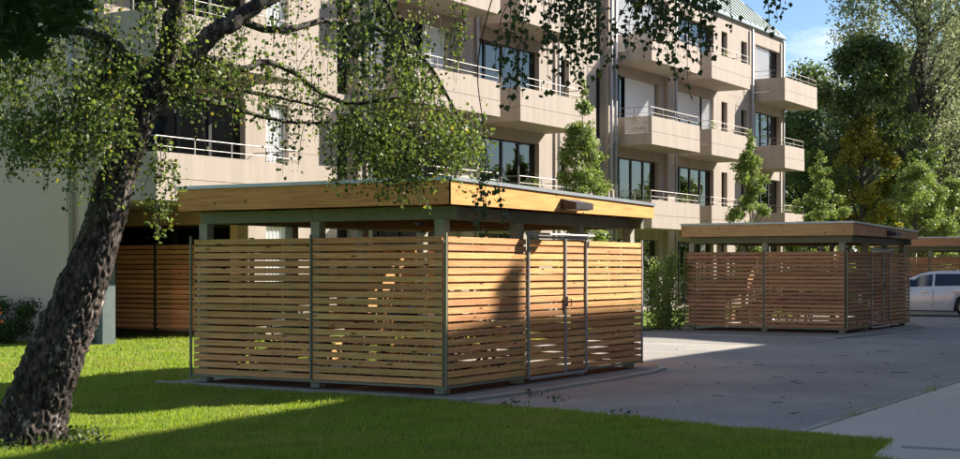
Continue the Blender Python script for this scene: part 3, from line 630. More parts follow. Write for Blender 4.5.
# balcony furniture and plants
def potted(loc, label, col='terracotta', s=1, leaf='youngleaf'):
    p = empty('potted_plant', loc, label, 'potted plant')
    MB().tube([(0, 0, 0), (0, 0, .22 * s), (0, 0, .25 * s)], [.10 * s, .14 * s, .15 * s], 12).build('pot', M[col], p, smooth=True)
    n = 120; pos = rng.normal(0, 1, (n, 3)) * [.12 * s, .12 * s, .13 * s] + [0, 0, .45 * s]; leaf_obj('foliage', pos, .06, M[leaf], p)
def leaf_arrays(pos, size, flat=.5, aspect=.6, droop=0):
    n = len(pos); d = rng.normal(0, 1, (n, 3)); d[:, 2] -= droop; d /= np.linalg.norm(d, axis=1)[:, None]
    w = rng.normal(0, 1, (n, 3)); w[:, 2] *= flat; w -= d * np.sum(w * d, 1)[:, None]; w /= np.linalg.norm(w, axis=1)[:, None]
    nn = np.cross(d, w)
    s = size * rng.uniform(.6, 1.25, (n, 1)); d = d * s; w = w * s * aspect * .5; nn = nn * s * .12
    v = np.stack([pos, pos + d * .45 + w + nn, pos + d, pos + d * .45 - w + nn], 1).reshape(-1, 3)
    return v
def leaf_mesh(name, pos, size, m, **k):
    v = leaf_arrays(np.asarray(pos, float), size, **k); n = len(pos)
    me = bpy.data.meshes.new(name); me.vertices.add(4 * n); me.vertices.foreach_set('co', v.astype('f').ravel())
    me.loops.add(4 * n); me.loops.foreach_set('vertex_index', np.arange(4 * n, dtype='i'))
    me.polygons.add(n); me.polygons.foreach_set('loop_start', np.arange(0, 4 * n, 4, dtype='i')); me.polygons.foreach_set('loop_total', np.full(n, 4, 'i'))
    me.materials.append(m); me.update(calc_edges=True); return me
def leaf_obj(name, pos, size, m, parent=None, loc=(0, 0, 0), **k):
    o = inst(name, leaf_mesh(name, pos, size, m, **k), parent, loc); o['kind'] = 'stuff'; return o
potted((51.9, 20.75, 6.62), 'trailing green plant on the second floor balcony rail, above the middle shed', s=.9)
potted((49.3, 20.8, 3.72), 'red brown potted plant on the first floor balcony over the near shed roof', s=1.1, leaf='darkleaf')
potted((50.6 - 1.1, 20.85, 3.72), 'small green potted plant next to the red brown one on the first floor balcony', s=.8)
def chair(loc, rz, label):
    c = empty('folding_chair', loc, label, 'chair', 'balcony chairs', rz); m = M['whiteplastic']
    MB().box(-.22, .22, -.2, .2, .43, .46).build('seat', m, c)
    b = MB()
    for z in (.6, .7, .8): b.box(-.2, .2, .2, .22, z, z + .05)
    b.build('backrest', m, c)
    for sx in (-.21, .21): MB().tube([(sx, -.22, 0), (sx, .21, .88)], .014, 6).tube([(sx * .9, .22, 0), (sx * .9, -.2, .45)], .014, 6).build('leg', m, c)
potted((38.0, 20.9, 3.72), 'green plant on the first floor balcony behind the tallest young tree', s=.9)
potted((53.4, 20.8, 9.5), 'green plant on the third floor balcony left of the narrow windows', s=.9)
potted((60.9, 20.8, 3.72), 'green plant on the lowest balcony at the far building corner', s=1.1)
chair((46.2, 21.2, 6.04), 1.2, 'white folding chair on the second floor balcony behind its screen')
chair((46.3, 21.3, 8.94), 1.0, 'white folding chair on the third floor balcony behind its screen')
chair((33.2, 21.2, 6.04), .4, 'white folding chair on the second floor balcony left of the hanging twigs')
t_ = empty('balcony_table', (46.8, 21.1, 6.04), 'small round white table beside the folding chair on the second floor balcony', 'table')
MB().tube([(0, 0, .7), (0, 0, .72)], .3, 16).build('table_top', M['whiteplastic'], t_); MB().tube([(0, 0, 0), (0, 0, .7)], .025, 8).tube([(0, 0, 0), (0, 0, .02)], .2, 12).build('leg', M['whiteplastic'], t_)

# ------------------------------------------------------------------ building across the parking lot (behind the camera's right), casts the foreground shade
ob = empty('opposite_apartment_building', (0, 0, 0), 'pale apartment building across the parking lot, outside the picture to the right', 'building')
def oblock(u0, u1, h, rz=0):
    n0 = set(C.objects); oblock_(u0, u1, h)
    if rz:
        for o in C.objects:
            if o not in n0 and o.parent == ob: o.matrix_basis = Matrix.Translation((u1, 0, 0)) @ Matrix.Rotation(rz, 4, 'Z') @ Matrix.Translation((-u1, 0, 0)) @ o.matrix_basis
    return last[0]
last = [None]
def oblock_(u0, u1, h):
    MB().box(u0, u1, -12, 0, 0, h).build('wall', M['facade'], ob)
    n = int((u1 - u0 - 1) / 3.2); zz = .9
    wm = MB().box(0, 1.6, 0, .05, 0, 1.5).mesh('window', M['frame']); pm = MB().box(.08, 1.52, .05, .06, .08, 1.42).mesh('pane', M['carglass'])
    z = .9
    while z + 1.8 < h:
        for i in range(n): w = inst('window', wm, ob, (u0 + 1 + i * 3.2, .0005, z)); inst('pane', pm, w)
        z += 2.9
    r = MB(); r.v += [(u0 - .15, .0 + .02, h + .001), (u1 + .15, .02, h + .001), (u1 + .15, -12.1, h + .001), (u0 - .15, -12.1, h + .001), (u0 - .15, -6, h + 1.9), (u1 + .15, -6, h + 1.9)]
    r.f += [(0, 1, 5, 4), (2, 3, 4, 5), (0, 4, 3), (1, 2, 5), (0, 3, 2, 1)]
    last[0] = r.build('roof', M['tile'], ob)
OH = 12.65
oblock(10, 31.4, OH, R(5.8)); r1 = oblock(31.42, 51.4, OH); oblock(51.42, 73, 16.2)
MB().box(32.9, 33.22, -.9, -.62, OH - .1, 14.0).box(32.86, 33.26, -.94, -.58, 14.001, 14.09).build('chimney', M['tile'], r1)

# ------------------------------------------------------------------ silver car
def make_car():
    c = empty('parked_car', (47.75, 9.55, 0), 'silver estate car parked in shade between the middle and farthest sheds', 'car')
    # local: x = width 0..1.76 , y = length 0 (rear) .. 4.5 (nose)
    Lh = 4.5; wheels = (.88, 3.5); wr = .335
    ys = sorted(set([0, .04, .12, .25, .4] + [w + d for w in wheels for d in np.linspace(-.4, .4, 11)] + [1.5, 1.8, 2.1, 2.4, 2.7, 3.0, 4.1, 4.3, 4.42, 4.5]))
    def interp(y, tab): return float(np.interp(y, [t[0] for t in tab], [t[1] for t in tab]))
    belt = [(0, .82), (.1, .97), (.5, 1.0), (3.1, .93), (3.4, .90), (4.2, .76), (4.42, .62), (4.5, .5)]
    roofz = [(0, .85), (.1, 1.05), (.3, 1.36), (.6, 1.455), (1.2, 1.49), (1.9, 1.49), (2.35, 1.43), (2.7, 1.27), (3.3, .945), (3.42, .91), (4.2, .77), (4.42, .63), (4.5, .52)]
    hw = [(0, .74), (.15, .83), (.5, .87), (3.6, .87), (4.2, .80), (4.42, .70), (4.5, .6)]
    rows = []
    for y in ys:
        sill = .20
        for w in wheels:
            if abs(y - w) < .40: sill = max(sill, .33 + math.sqrt(max(0, .40 ** 2 - (y - w) ** 2)) * .98)
        if y < .05 or y > 4.45: sill = .32
        bz, rz, w2 = interp(y, belt), interp(y, roofz), interp(y, hw); g = min(1, max(0, (rz - bz) / .4))
        rw = w2 - .03 - .19 * g
        mid = .5 * (sill + bz) if sill < .45 else sill + .5 * (bz - sill)
        rows.append([(w2 - .04, sill), (w2 - .005, sill + .1 * (bz - sill) + .02), (w2, mid), (w2 - .015, bz - .05), (w2 - .045, bz), (rw + .03, rz - .07 * (.4 + .6 * g)), (rw - .03, rz - .022), (rw * .6, rz), (0, rz + .006)])
    mb = MB(); k = len(rows[0]); full = 2 * k - 1
    for y, r in zip(ys, rows):
        for x, z in r: mb.v.append((.88 - x, y, z))
        for x, z in reversed(r[:-1]): mb.v.append((.88 + x, y, z))
    for i in range(len(ys) - 1):
        for j in range(full - 1): mb.f.append((i * full + j, i * full + j + 1, (i + 1) * full + j + 1, (i + 1) * full + j))
    mb.f.append(tuple(range(full))); mb.f.append(tuple(reversed([(len(ys) - 1) * full + j for j in range(full)])))
    body = mb.build('body', M['carpaint'], c, smooth=True)
    MB().box(.2, 1.56, .3, 4.2, .17, .3).box(.1, 1.66, 1.4, 3.0, .19, .35).build('underbody', M['black'], c)
    def sidepoint(y, t, s):   # t 0 belt .. 1 roof edge
        bz, rz, w2 = interp(y, belt), interp(y, roofz), interp(y, hw); g = min(1, max(0, (rz - bz) / .4)); rw = w2 - .03 - .19 * g
        x0, z0_, x1, z1_ = w2 - .045, bz, rw + .03, rz - .07 * (.4 + .6 * g); x = x0 + (x1 - x0) * t; z = z0_ + (z1_ - z0_) * t
        return (.88 + s * (x + .006), y, z + .002)
    for s in (-1, 1):
        for ya, yb in ((.32, .95), (1.0, 1.88), (1.96, 2.98)):
            q = MB(); n = 8
            for i in range(n + 1):
                y = ya + (yb - ya) * i / n; q.v += [sidepoint(y, .07, s), sidepoint(y, .93, s)]
            for i in range(n): q.f.append((2 * i, 2 * i + 2, 2 * i + 3, 2 * i + 1))
            q.build('side_window', M['carglass'], c, smooth=True)
        xx = .88 + s * .874
        for y in (1.15, 2.1):
            MB().box(min(xx, xx + s * .03), max(xx, xx + s * .03), y, y + .2, .80, .83).build('door_handle', M['chrome'], c)
        for y in (1.92, 2.95, 1.02):
            MB().box(xx - .003 - (0 if s > 0 else 0), xx + .003, y, y + .008, .32, .9).build('door_gap', M['black'], c)
        MB().box(min(xx, xx + s * .012), max(xx, xx + s * .012), 1.35, 2.95, .5, .55).build('rubbing_strip', M['carpaint'], c)
        MB().box(min(xx, xx + s * .16), max(xx, xx + s * .16), 2.72, 2.82, .92, 1.06).build('wing_mirror', M['carpaint'], c)
        for y in wheels:
            xc = .88 + s * .76
            w = MB().tube([(xc - .1, y, wr), (xc - .08, y, wr), (xc + .08, y, wr), (xc + .1, y, wr)], [wr - .02, wr, wr, wr - .02], 28).build('wheel', M['rubber'], c, smooth=False)
            rr = MB(); xo = xc + s * .103
            rr.tube([(xo - .002, y, wr), (xo + .002, y, wr)], .06, 12)
            for a in range(7):
                t = 2 * math.pi * a / 7; rr.tube([(xo, y, wr), (xo, y + math.cos(t) * .21, wr + math.sin(t) * .21)], [.03, .02], 5)
            tt = [(xo, y + math.cos(t) * .22, wr + math.sin(t) * .22) for t in np.linspace(0, 2 * math.pi, 25)]
            rr.tube(tt, .016, 5, False); rr.build('rim', M['chrome'], w)
    q = MB(); n = 8
    for i in range(n + 1):
        y = 2.4 + .86 * i / n; rz = interp(y, roofz) + .008; q.v += [(.88 - .6, y, rz - .01), (.88, y, rz + .006), (.88 + .6, y, rz - .01)]
    for i in range(n): q.f += [(3 * i, 3 * i + 1, 3 * i + 4, 3 * i + 3), (3 * i + 1, 3 * i + 2, 3 * i + 5, 3 * i + 4)]
    q.build('windscreen', M['carglass'], c)
    q = MB().poly([(.88 - .6, .095, 1.05), (.88 + .6, .095, 1.05), (.88 + .55, .27, 1.34), (.88 - .55, .27, 1.34)]); q.build('rear_window', M['carglass'], c)
    for s in (-.68, .68):
        MB().box(.88 + s - .1, .88 + s + .1, .0, .06, .72, .92).build('tail_light', M['red'], c)
        MB().box(.88 + s - .14, .88 + s + .1, 4.34, 4.44, .58, .68).build('headlight', M['chrome'], c)
    return c
make_car()

# ------------------------------------------------------------------ vegetation helpers
def in_poly(x, y, P):
    r = np.zeros(len(x), bool); n = len(P)
    for i in range(n):
        x1, y1 = P[i]; x2, y2 = P[(i + 1) % n]
        with np.errstate(divide='ignore', invalid='ignore'):
            r ^= ((y1 > y) != (y2 > y)) & (x < (x2 - x1) * (y - y1) / (y2 - y1 + 1e-12) + x1)
    return r
def grass():
    n = 640000
    D = 10.5 + 22 * rng.random(n) ** 1.75; X = (rng.random(n) * 1.0 - .5) * .76 * D
    u = X * a_[0] + D * a_[1]; v = -X * a_[1] + D * a_[0]
    jig = rng.normal(0, .035, (2, n))
    ok = ~in_poly(u + jig[0], v + jig[1], [(x, y) for x, y in P1]) & ~in_poly(u + jig[0], v + jig[1], PARK) & ~in_poly(u + jig[0], v + jig[1], PATH)
    u, v, D = u[ok], v[ok], D[ok]; n = len(u)
    hgt = rng.uniform(.015, .055, n) * (1 + .45 * np.sin(u * 5.3 + 2 * np.sin(v * 3.1)) * np.sin(v * 4.7 + 1.5 * np.sin(u * 2.3))) * (1 + .3 * np.sin(u * 2.1) * np.sin(v * 1.7)); w = rng.uniform(.003, .006, n) * (D / 11); t = rng.uniform(0, 2 * np.pi, n); lean = rng.normal(0, .35, (2, n)) * hgt
    b = np.stack([u, v, np.zeros(n)], 1); s = np.stack([np.cos(t) * w, np.sin(t) * w, np.zeros(n)], 1)
    tip = b + np.stack([lean[0], lean[1], hgt], 1)
    V = np.stack([b - s, b + s, tip], 1).reshape(-1, 3)
    me = bpy.data.meshes.new('grass'); me.vertices.add(3 * n); me.vertices.foreach_set('co', V.astype('f').ravel()); me.loops.add(3 * n); me.loops.foreach_set('vertex_index', np.arange(3 * n, dtype='i'))
    me.polygons.add(n); me.polygons.foreach_set('loop_start', np.arange(0, 3 * n, 3, dtype='i')); me.polygons.foreach_set('loop_total', np.full(n, 3, 'i'))
    me.materials.append(M['blade']); me.update(calc_edges=True)
    tag(inst('grass', me), 'short mown green grass of the lawn in front of the sheds', 'grass', kind='stuff')
grass()
def blob_cloud(centres, rads, n, shell=.55):
    c = np.array(centres, float); r = np.array(rads, float); w = r ** 2.2; w /= w.sum(); i = rng.choice(len(c), n, p=w)
    d = rng.normal(0, 1, (n, 3)); d /= np.linalg.norm(d, axis=1)[:, None]; q = rng.random((n, 1)) ** shell
    return c[i] + d * q * r[i][:, None] * [1, 1, .8]
def far_tree(loc, H, Rc, label, leaf, n=22000, bark='darkbark', lsize=.2, weep=0, crown0=.18, group='trees beyond the parking lot', name='tree', seed=1, clumps=70):
    rnd = np.random.default_rng(seed); random.seed(seed)
    t = empty(name, loc, label, 'tree', group)
    mb = MB(); top = H * .92; pts = [(rnd.normal(0, .02 * H * i / 8), rnd.normal(0, .02 * H * i / 8), top * i / 8) for i in range(9)]
    mb.tube(pts, [H * .018 * (1 - .85 * i / 8) + .02 for i in range(9)], 9)
    cs, rs = [], []
    for i in range(clumps):
        f = rnd.random() ** .8; z = H * (crown0 + (1 - crown0) * f); prof = math.sin(math.pi * min(1, (f * .88 + .12))) ** .6
        rr = Rc * prof * rnd.uniform(.35, 1.0); a = rnd.random() * 2 * math.pi
        e = Vector((math.cos(a) * rr, math.sin(a) * rr, z)); cs.append(tuple(e)); rs.append(Rc * rnd.uniform(.13, .30))
        if i % 2 == 0:
            b0 = Vector((0, 0, max(.1 * H, z - rr * .9))); mb.tube([b0, (b0 + e) / 2 + Vector((0, 0, .12 * rr)), e], [H * .005 + .02, H * .003 + .01, .01], 5, False)
    mb.build('trunk', M[bark], t, smooth=True)
    pos = blob_cloud(cs, rs, n)
    if weep:
        k = rng.random(n) < .65; pos[k, 2] -= rng.random(k.sum()) ** 1.5 * weep
        # gather weeping leaves into strands
        pos[k, 0] = np.round(pos[k, 0] / .45) * .45 + rng.normal(0, .07, k.sum()) + .12 * np.sin(pos[k, 1] * 5); pos[k, 1] = np.round(pos[k, 1] / .45) * .45 + rng.normal(0, .07, k.sum())
    pos = pos[pos[:, 2] > .3]
    leaf_obj('foliage', pos, lsize, M[leaf], t, droop=.5)
    return t
far_tree((80, 19.7, 0), 25, 5.9, 'tall weeping birch with grey green drooping crown at the right edge of the photo', 'farbirch', 52000, lsize=.21, weep=2.8, seed=3, clumps=120, name='birch_tree')
far_tree((73, 21.0, 0), 13.0, 3.6, 'dark green broad tree directly beyond the far end of the building', 'darkleaf', 26000, seed=4, lsize=.22)
far_tree((82, 20.6, 0), 12.5, 3.8, 'bushy mid green tree between the building end and the weeping birch', 'farbirch', 26000, seed=5, lsize=.22, weep=1.2)
far_tree((71.5, 20.6, 0), 9.0, 2.0, 'yellowing tree glowing among the dark trees behind the far sheds', 'yellowleaf', 14000, seed=6, lsize=.2, crown0=.1)
far_tree((92, 24.0, 0), 15.5, 5.0, 'rear grey green tree closing the view just left of the birch stem', 'farbirch', 30000, seed=8, lsize=.25, weep=2.0)
far_tree((90, 29.5, 0), 14.0, 4.5, 'rear dark green tree peeping past the end of the building roof', 'darkleaf', 22000, seed=9, lsize=.26)
far_tree((93, 19.6, 0), 17, 5.0, 'tall soft green tree behind the weeping birch', 'farbirch', 26000, seed=10, lsize=.26, weep=1.6)
far_tree((98, 21.5, 0), 18, 5.5, 'hazy green tall tree farthest behind the birch', 'farbirch', 20000, seed=11, lsize=.28, weep=1)
far_tree((64.5, 16.2, 0), 6.0, 1.8, 'light green small tree above the far shed roof, under the birch', 'youngleaf', 16000, seed=12, lsize=.13, crown0=.12)
far_tree((67, 15.2, 0), 5.6, 1.5, 'light green small tree at the right edge above the far shed roof', 'youngleaf', 12000, seed=13, lsize=.13, crown0=.12)
far_tree((110, 27, 0), 13, 6, 'dense low dark tree far behind the yellowing tree', 'darkleaf', 20000, seed=31, lsize=.34, crown0=.02)
far_tree((112, 36, 0), 12, 6, 'dense low dark tree far beyond the building corner', 'darkleaf', 20000, seed=32, lsize=.34, crown0=.02)
far_tree((108, 18, 0), 13, 6, 'dense low dark tree far behind the farthest shed', 'darkleaf', 20000, seed=33, lsize=.34, crown0=.02)
for i, (x, y) in enumerate(((79, -5), (86, -8), (93, -4), (101, -9), (110, -4), (120, -8))):
    far_tree((x, y, 0), 8.5 + i % 3, 3.6, ['round', 'slender', 'wide', 'leaning', 'dense', 'farthest'][i] + ' green tree across the parking lot outside the picture, mirrored in the windows', 'youngleaf', 5000, seed=40 + i, lsize=.34, group='trees mirrored in the windows')
far_tree((-6, 2, 0), 12, 4.2, 'unseen broad dark tree added behind the camera to block sky light', 'darkleaf', 14000, seed=51, lsize=.34, group='unseen trees added to block sky light')  # three unseen trees, added to cut sky light on the shed's left face
far_tree((-4, 11, 0), 13, 4.5, 'unseen tall dark tree added left of the camera to block sky light', 'darkleaf', 14000, seed=52, lsize=.34, group='unseen trees added to block sky light')
far_tree((2, 19, 0), 11, 4.0, 'unseen dark tree added at left near the grey end wall to block sky light', 'darkleaf', 14000, seed=53, lsize=.34, group='unseen trees added to block sky light')
# young columnar trees along the facade
def young(loc, H, Rb, label, seed, n=9000):
    rnd = np.random.default_rng(seed); random.seed(seed); t = empty('young_tree', loc, label, 'tree', 'young columnar trees along the facade'); mb = MB()
    mb.tube([(rnd.normal(0, .03), rnd.normal(0, .03), H * i / 8) for i in range(9)], [.05 * (1 - .85 * i / 8) for i in range(9)], 7)
    cs, rs = [], []
    lob = [(rnd.random() * 6.28, rnd.random(), rnd.uniform(.5, 1.25)) for _ in range(9)]
    for i in range(95):
        f = rnd.random(); z = H * (.14 + .86 * f); rr = Rb * min(1, 2.2 * (1 - f) + .04) * rnd.uniform(.05, 1) ** .55 * min(lob, key=lambda q: abs(q[1] - f))[2] * rnd.uniform(.7, 1.2); a = rnd.random() * 6.283; e = Vector((math.cos(a) * rr, math.sin(a) * rr, z)); cs.append(tuple(e)); rs.append((.12 + .2 * rnd.random()) * min(1, .35 + 2.5 * (1 - f)))
        mb.tube([(0, 0, max(.3, z - rr * 1.3)), tuple(e)], [.018, .006], 4, False)
    mb.build('trunk', M['youngbark'], t); pos = blob_cloud(cs, rs, n, .5); leaf_obj('foliage', pos, .10, M['youngleaf'], t, droop=.2)
young((34.5, 17.5, 0), 6.6, .80, 'tallest young columnar tree, rising above the near shed roof', 21, 14000)
young((47.2, 17.5, 0), 6.3, .78, 'young columnar tree before the second balcony column, above the middle shed', 22, 14000)
young((54.4, 17.3, 0), 6.1, 1.0, 'young columnar tree next to the far corner of the building', 23, 14000)
# multi stem shrub
sh = empty('shrub', (33.95, 15.0, 0), 'leafy multi stemmed shrub between the near and middle sheds', 'shrub'); mb = MB(); pp = []
for i in range(13):
    x0, y0 = rng.normal(0, .3), rng.normal(0, .22); x1, y1 = x0 * 1.6 + rng.normal(0, .12), y0 * 1.7 + rng.normal(0, .12); hh = rng.uniform(1.3, 1.95)
    mb.tube([(x0, y0, 0), ((x0 + x1) / 2, (y0 + y1) / 2, hh * .5), (x1, y1, hh)], [.012, .009, .003], 5)
    for j in range(330):
        f = rng.uniform(.05, 1); pp.append((x0 + (x1 - x0) * f + rng.normal(0, .08), y0 + (y1 - y0) * f + rng.normal(0, .08), hh * f + rng.normal(0, .08)))
mb.build('stem', M['twig'], sh); leaf_obj('foliage', pp, .085, M['youngleaf'], sh)
# rose bush at the end wall
rb = empty('flowering_bush', (20.75, 24.6, 0), 'low leafy bush dotted with orange flowers against the grey end wall at left', 'bush')
cs = [(rng.normal(0, .18), rng.uniform(-1.15, 1.3), rng.uniform(.15, .80)) for i in range(60)]; leaf_obj('foliage', blob_cloud(cs, [rng.uniform(.15, .32) for _ in cs], 17000), .06, M['bushleaf'], rb)
mb = MB()
for i in range(14): a, b = rng.normal(0, .15), rng.normal(0, .6); mb.tube([(a * .3, b * .7, 0), (a, b, .85)], .008, 5)
mb.build('stem', M['twig'], rb)
fmh = MB()
for i in range(6):
    t = i * 1.047; fmh.poly([(0, 0, 0), (math.cos(t) * .04, math.sin(t) * .04, .02), (math.cos(t + .5) * .055, math.sin(t + .5) * .055, .03), (math.cos(t + 1) * .04, math.sin(t + 1) * .04, .02)])
fme = fmh.mesh('flower', M['orangefl'])
for i in range(44):
    o = inst('flower', fme, rb, (-.66 - rng.random() * .25, rng.uniform(-1.3, 1.1), rng.uniform(.25, .9))); o.rotation_euler = (rng.uniform(-1.2, 1.2), -1.2, rng.uniform(-.5, .5)); o.scale = (random.uniform(.6, .95),) * 3
pos = []
for i in range(420):
    D = rng.uniform(11.5, 24); X = rng.uniform(-.34, .1) * D; pos.append((X * a_[0] + D * a_[1], -X * a_[1] + D * a_[0], rng.uniform(.02, .05)))
pos = np.array(pos); pos = pos[~in_poly(pos[:, 0], pos[:, 1], [(x, y) for x, y in P1]) & ~in_poly(pos[:, 0], pos[:, 1], PARK) & ~in_poly(pos[:, 0], pos[:, 1], PATH)]
tag(leaf_obj('fallen_leaves', pos, .05, M['yellowleaf'], flat=.3), 'scattered small yellow birch leaves fallen on the lawn', 'leaves', kind='stuff')
# weeds and debris on the paving
wd = []; tb0 = pix(27, 440, 13.1)
for i in range(700):
    t = rng.uniform(0, 6.28); q = rng.uniform(.4, .75); wd.append((tb0.x + math.cos(t) * q, tb0.y + math.sin(t) * q, rng.uniform(.0, .16) * (1.2 - q)))
for (x, y) in ((15.1, 8.0), (14.0, 6.6), (14.4, 8.2), (15.6, 8.6)):
    for i in range(26): wd.append((x + rng.normal(0, .07), y + rng.normal(0, .07), rng.uniform(.01, .08)))
tag(leaf_obj('weeds', wd, .05, M['bushleaf']), 'small weeds in the paving joints and round the foot of the leaning birch', 'weeds', kind='stuff')
db = []
for i in range(150):
    x = rng.uniform(14.2, 34); y = rng.uniform(3.2, 9.3 if rng.random() < .6 else 12); db.append((x, y, .012))
v_ = np.array(db); tag(leaf_obj('fallen_leaves', v_, .03, M['twig'], flat=.2), 'scattered dry leaves and twigs on the grey paving', 'leaves', kind='stuff')
tw = MB()
for i in range(30):
    x = rng.uniform(15, 28); y = rng.uniform(3.5, 8.8); a = rng.uniform(-3, 3); l = rng.uniform(.05, .22)
    p = [(x + math.cos(a) * l * f + rng.normal(0, .015), y + math.sin(a) * l * f + rng.normal(0, .015), .016) for f in (0, .35, .7, 1)]; tw.tube(p, .0035, 4)
tag(tw.build('fallen_twigs', M['twig']), 'thin fallen twigs lying on the shaded paving', 'twigs', kind='stuff')

# ------------------------------------------------------------------ the leaning birch
random.seed(11); rng = np.random.default_rng(11)
TB = pix(27, 440, 13.1); TB.z = 0
bt = empty('birch_tree', TB, 'big leaning birch with rough dark trunk at the left of the lawn', 'tree')
def loc_(p): return Vector(p) - TB
def P_(px, py, D): return pix(px, py, D) - TB
spine = [(18, 462, 13.1, .38), (26, 440, 13.1, .33), (36, 405, 13.1, .285), (48, 375, 13.1, .262), (62, 340, 13.1, .245), (77, 300, 13.12, .228), (92, 260, 13.15, .20), (106, 215, 13.2, .178), (119, 170, 13.25, .168), (132, 132, 13.3, .165), (146, 100, 13.3, .16), (156, 80, 13.3, .15)]
tp = [P_(a, b, c) for a, b, c, d in spine]; tr = [d for *_, d in spine]
# refine with a spline and build a rugged trunk
def catmull(pts, rad, n=8):
    op, orr = [], []
    for i in range(len(pts) - 1):
        p0, p1, p2, p3 = pts[max(i - 1, 0)], pts[i], pts[i + 1], pts[min(i + 2, len(pts) - 1)]
        for j in range(n):
            t = j / n; op.append(.5 * ((2 * p1) + (p2 - p0) * t + (2 * p0 - 5 * p1 + 4 * p2 - p3) * t * t + (3 * p1 - p0 - 3 * p2 + p3) * t ** 3)); orr.append(rad[i] + (rad[i + 1] - rad[i]) * t)
    op.append(pts[-1]); orr.append(rad[-1]); return op, orr
from mathutils import noise as mnoise
sp_, sr_ = catmull(tp, tr, 26)
tm = MB(); seg = 150; tm.tube(sp_, sr_, seg)
vv = []
for idx, co in enumerate(tm.v):
    p = Vector(co); i = min(idx // seg, len(sp_) - 1); c = sp_[i]; d = p - c; r = d.length
    q = Vector((p.x * 1.0, p.y * 1.0, p.z * .55)); n1 = mnoise.fractal(q * 5.5, 1.0, 2.0, 5); n2 = mnoise.cell(q * 16); n3 = abs(mnoise.noise(Vector((p.x * 15, p.y * 15, p.z * 5))))
    n4 = abs(mnoise.noise(Vector((p.x * 34, p.y * 34, p.z * 17 + 9))))
    n5 = abs(mnoise.noise(Vector((p.x * 22 + 3, p.y * 22, p.z * 9)))); pl_ = mnoise.voronoi(Vector((p.x * 15 + n1 * .5, p.y * 15, p.z * 9)))[0]
    k = .95 + .08 * n1 + .12 * min(.45, pl_[1] - pl_[0]) + .07 * n3 + .08 * n4 - .07 * max(0, .18 - n5) / .18
    k += .34 * max(0, 1 - max(0, p.z) / .55) * mnoise.noise(Vector((d.x * 7, d.y * 7, 1)))
    vv.append(tuple(c + d * k))
tm.v = vv; tm.build('trunk', M['bark'], bt, smooth=True)
limbs = []
def limb(pts, r0, r1, dens=1.0, name='branch'):
    p = [P_(*q) for q in pts]; rr = [r0 + (r1 - r0) * i / (len(p) - 1) for i in range(len(p))]; p, rr = catmull(p, rr, 6)
    p = [q + Vector((random.uniform(-1, 1), random.uniform(-1, 1), random.uniform(-1, 1))) * min(.02, r * .25) for q, r in zip(p, rr)]
    MB().tube(p, rr, 12 if r0 > .06 else 7, jit=.06).build(name, M['bark'] if r0 > .05 else M['twig'], bt, smooth=True); limbs.append((p, dens)); return p
limb([(152, 92, 13.3), (160, 72, 13.3), (170, 45, 13.2), (175, 10, 13.1), (176, -40, 13.0), (170, -110, 12.9)], .135, .06, 1.2)
limb([(152, 92, 13.3), (172, 72, 13.4), (200, 45, 13.5), (235, 20, 13.6), (275, -5, 13.8), (330, -40, 14.2), (420, -60, 14.6)], .115, .045, 1.5)
limb([(146, 100, 13.3), (140, 80, 13.25), (134, 66, 13.2), (118, 47, 13.0), (98, 36, 12.8), (70, 30, 12.6), (35, 30, 12.3), (0, 40, 12.1)], .07, .02, 1.7)
limb([(140, 80, 13.25), (152, 68, 13.25), (160, 60, 13.3)], .05, .04, 0)
limb([(160, 92, 13.3), (185, 96, 13.5), (215, 102, 13.8), (245, 112, 14.2), (290, 122, 14.6), (330, 122, 15.0)], .035, .012, .35)
limb([(166, 72, 13.35), (190, 56, 13.6), (215, 60, 13.9), (240, 69, 14.2), (265, 62, 14.5), (290, 70, 14.9), (320, 92, 15.2), (350, 103, 15.4), (385, 100, 15.5), (400, 98, 15.6)], .045, .018, .8)
limb([(350, 103, 15.4), (362, 130, 15.4), (385, 140, 15.4), (400, 158, 15.4), (415, 172, 15.5), (440, 170, 15.6)], .022, .01, 1.0)
limb([(178, 62, 13.4), (215, 84, 13.9), (250, 92, 14.3), (290, 100, 14.7), (330, 110, 15.0)], .03, .01, .4)
limb([(235, 20, 13.6), (280, 30, 14.0), (330, 20, 14.6), (380, 30, 15.2), (425, 60, 15.6), (455, 110, 15.8), (480, 150, 15.9)], .04, .012, 1.2)
limb([(320, -40, 14.2), (370, -20, 14.9), (400, 30, 15.3), (410, 80, 15.5)], .03, .01, 1.0)
limb([(175, 10, 13.1), (150, -10, 12.9), (110, -15, 12.7), (60, 0, 12.5)], .04, .012, 1.0)
limb([(118, 47, 13.0), (110, 70, 12.9), (90, 90, 12.8), (60, 100, 12.7)], .02, .008, 1.0)
limb([(140, 128, 13.3), (118, 132, 13.25), (95, 120, 13.1), (70, 112, 13.0)], .02, .008, .7)
DENS = 1.32
leaves = []; twigs = MB()
def strand(p0, Ln, n=22, spread=.05, drift=(0, 0)):
    n = int(n * DENS)
    p = Vector(p0); d = Vector((random.gauss(drift[0], .35), random.gauss(drift[1], .35), -.4)); pts = [p.copy()]; k = 7
    for i in range(k):
        d = (d + Vector((random.gauss(0, .1), random.gauss(0, .1), -.45))).normalized(); p = p + d * Ln / k; pts.append(p.copy())
    twigs.tube(pts, [.0045 - .0004 * i for i in range(len(pts))], 4, False)
    for i in range(n):
        f = (i + random.random()) / n * k; j = min(int(f), k - 1); q = pts[j].lerp(pts[j + 1], f - j)
        leaves.append((q.x + random.gauss(0, spread), q.y + random.gauss(0, spread), q.z + random.gauss(0, spread * .6)))
def region(x0, x1, y0, y1, D0, D1, n, Lr=(.15, .4), nl=16, spread=.05):
    for i in range(n): strand(P_(random.uniform(x0, x1), random.uniform(y0, y1), random.uniform(D0, D1)), random.uniform(*Lr), nl, spread)
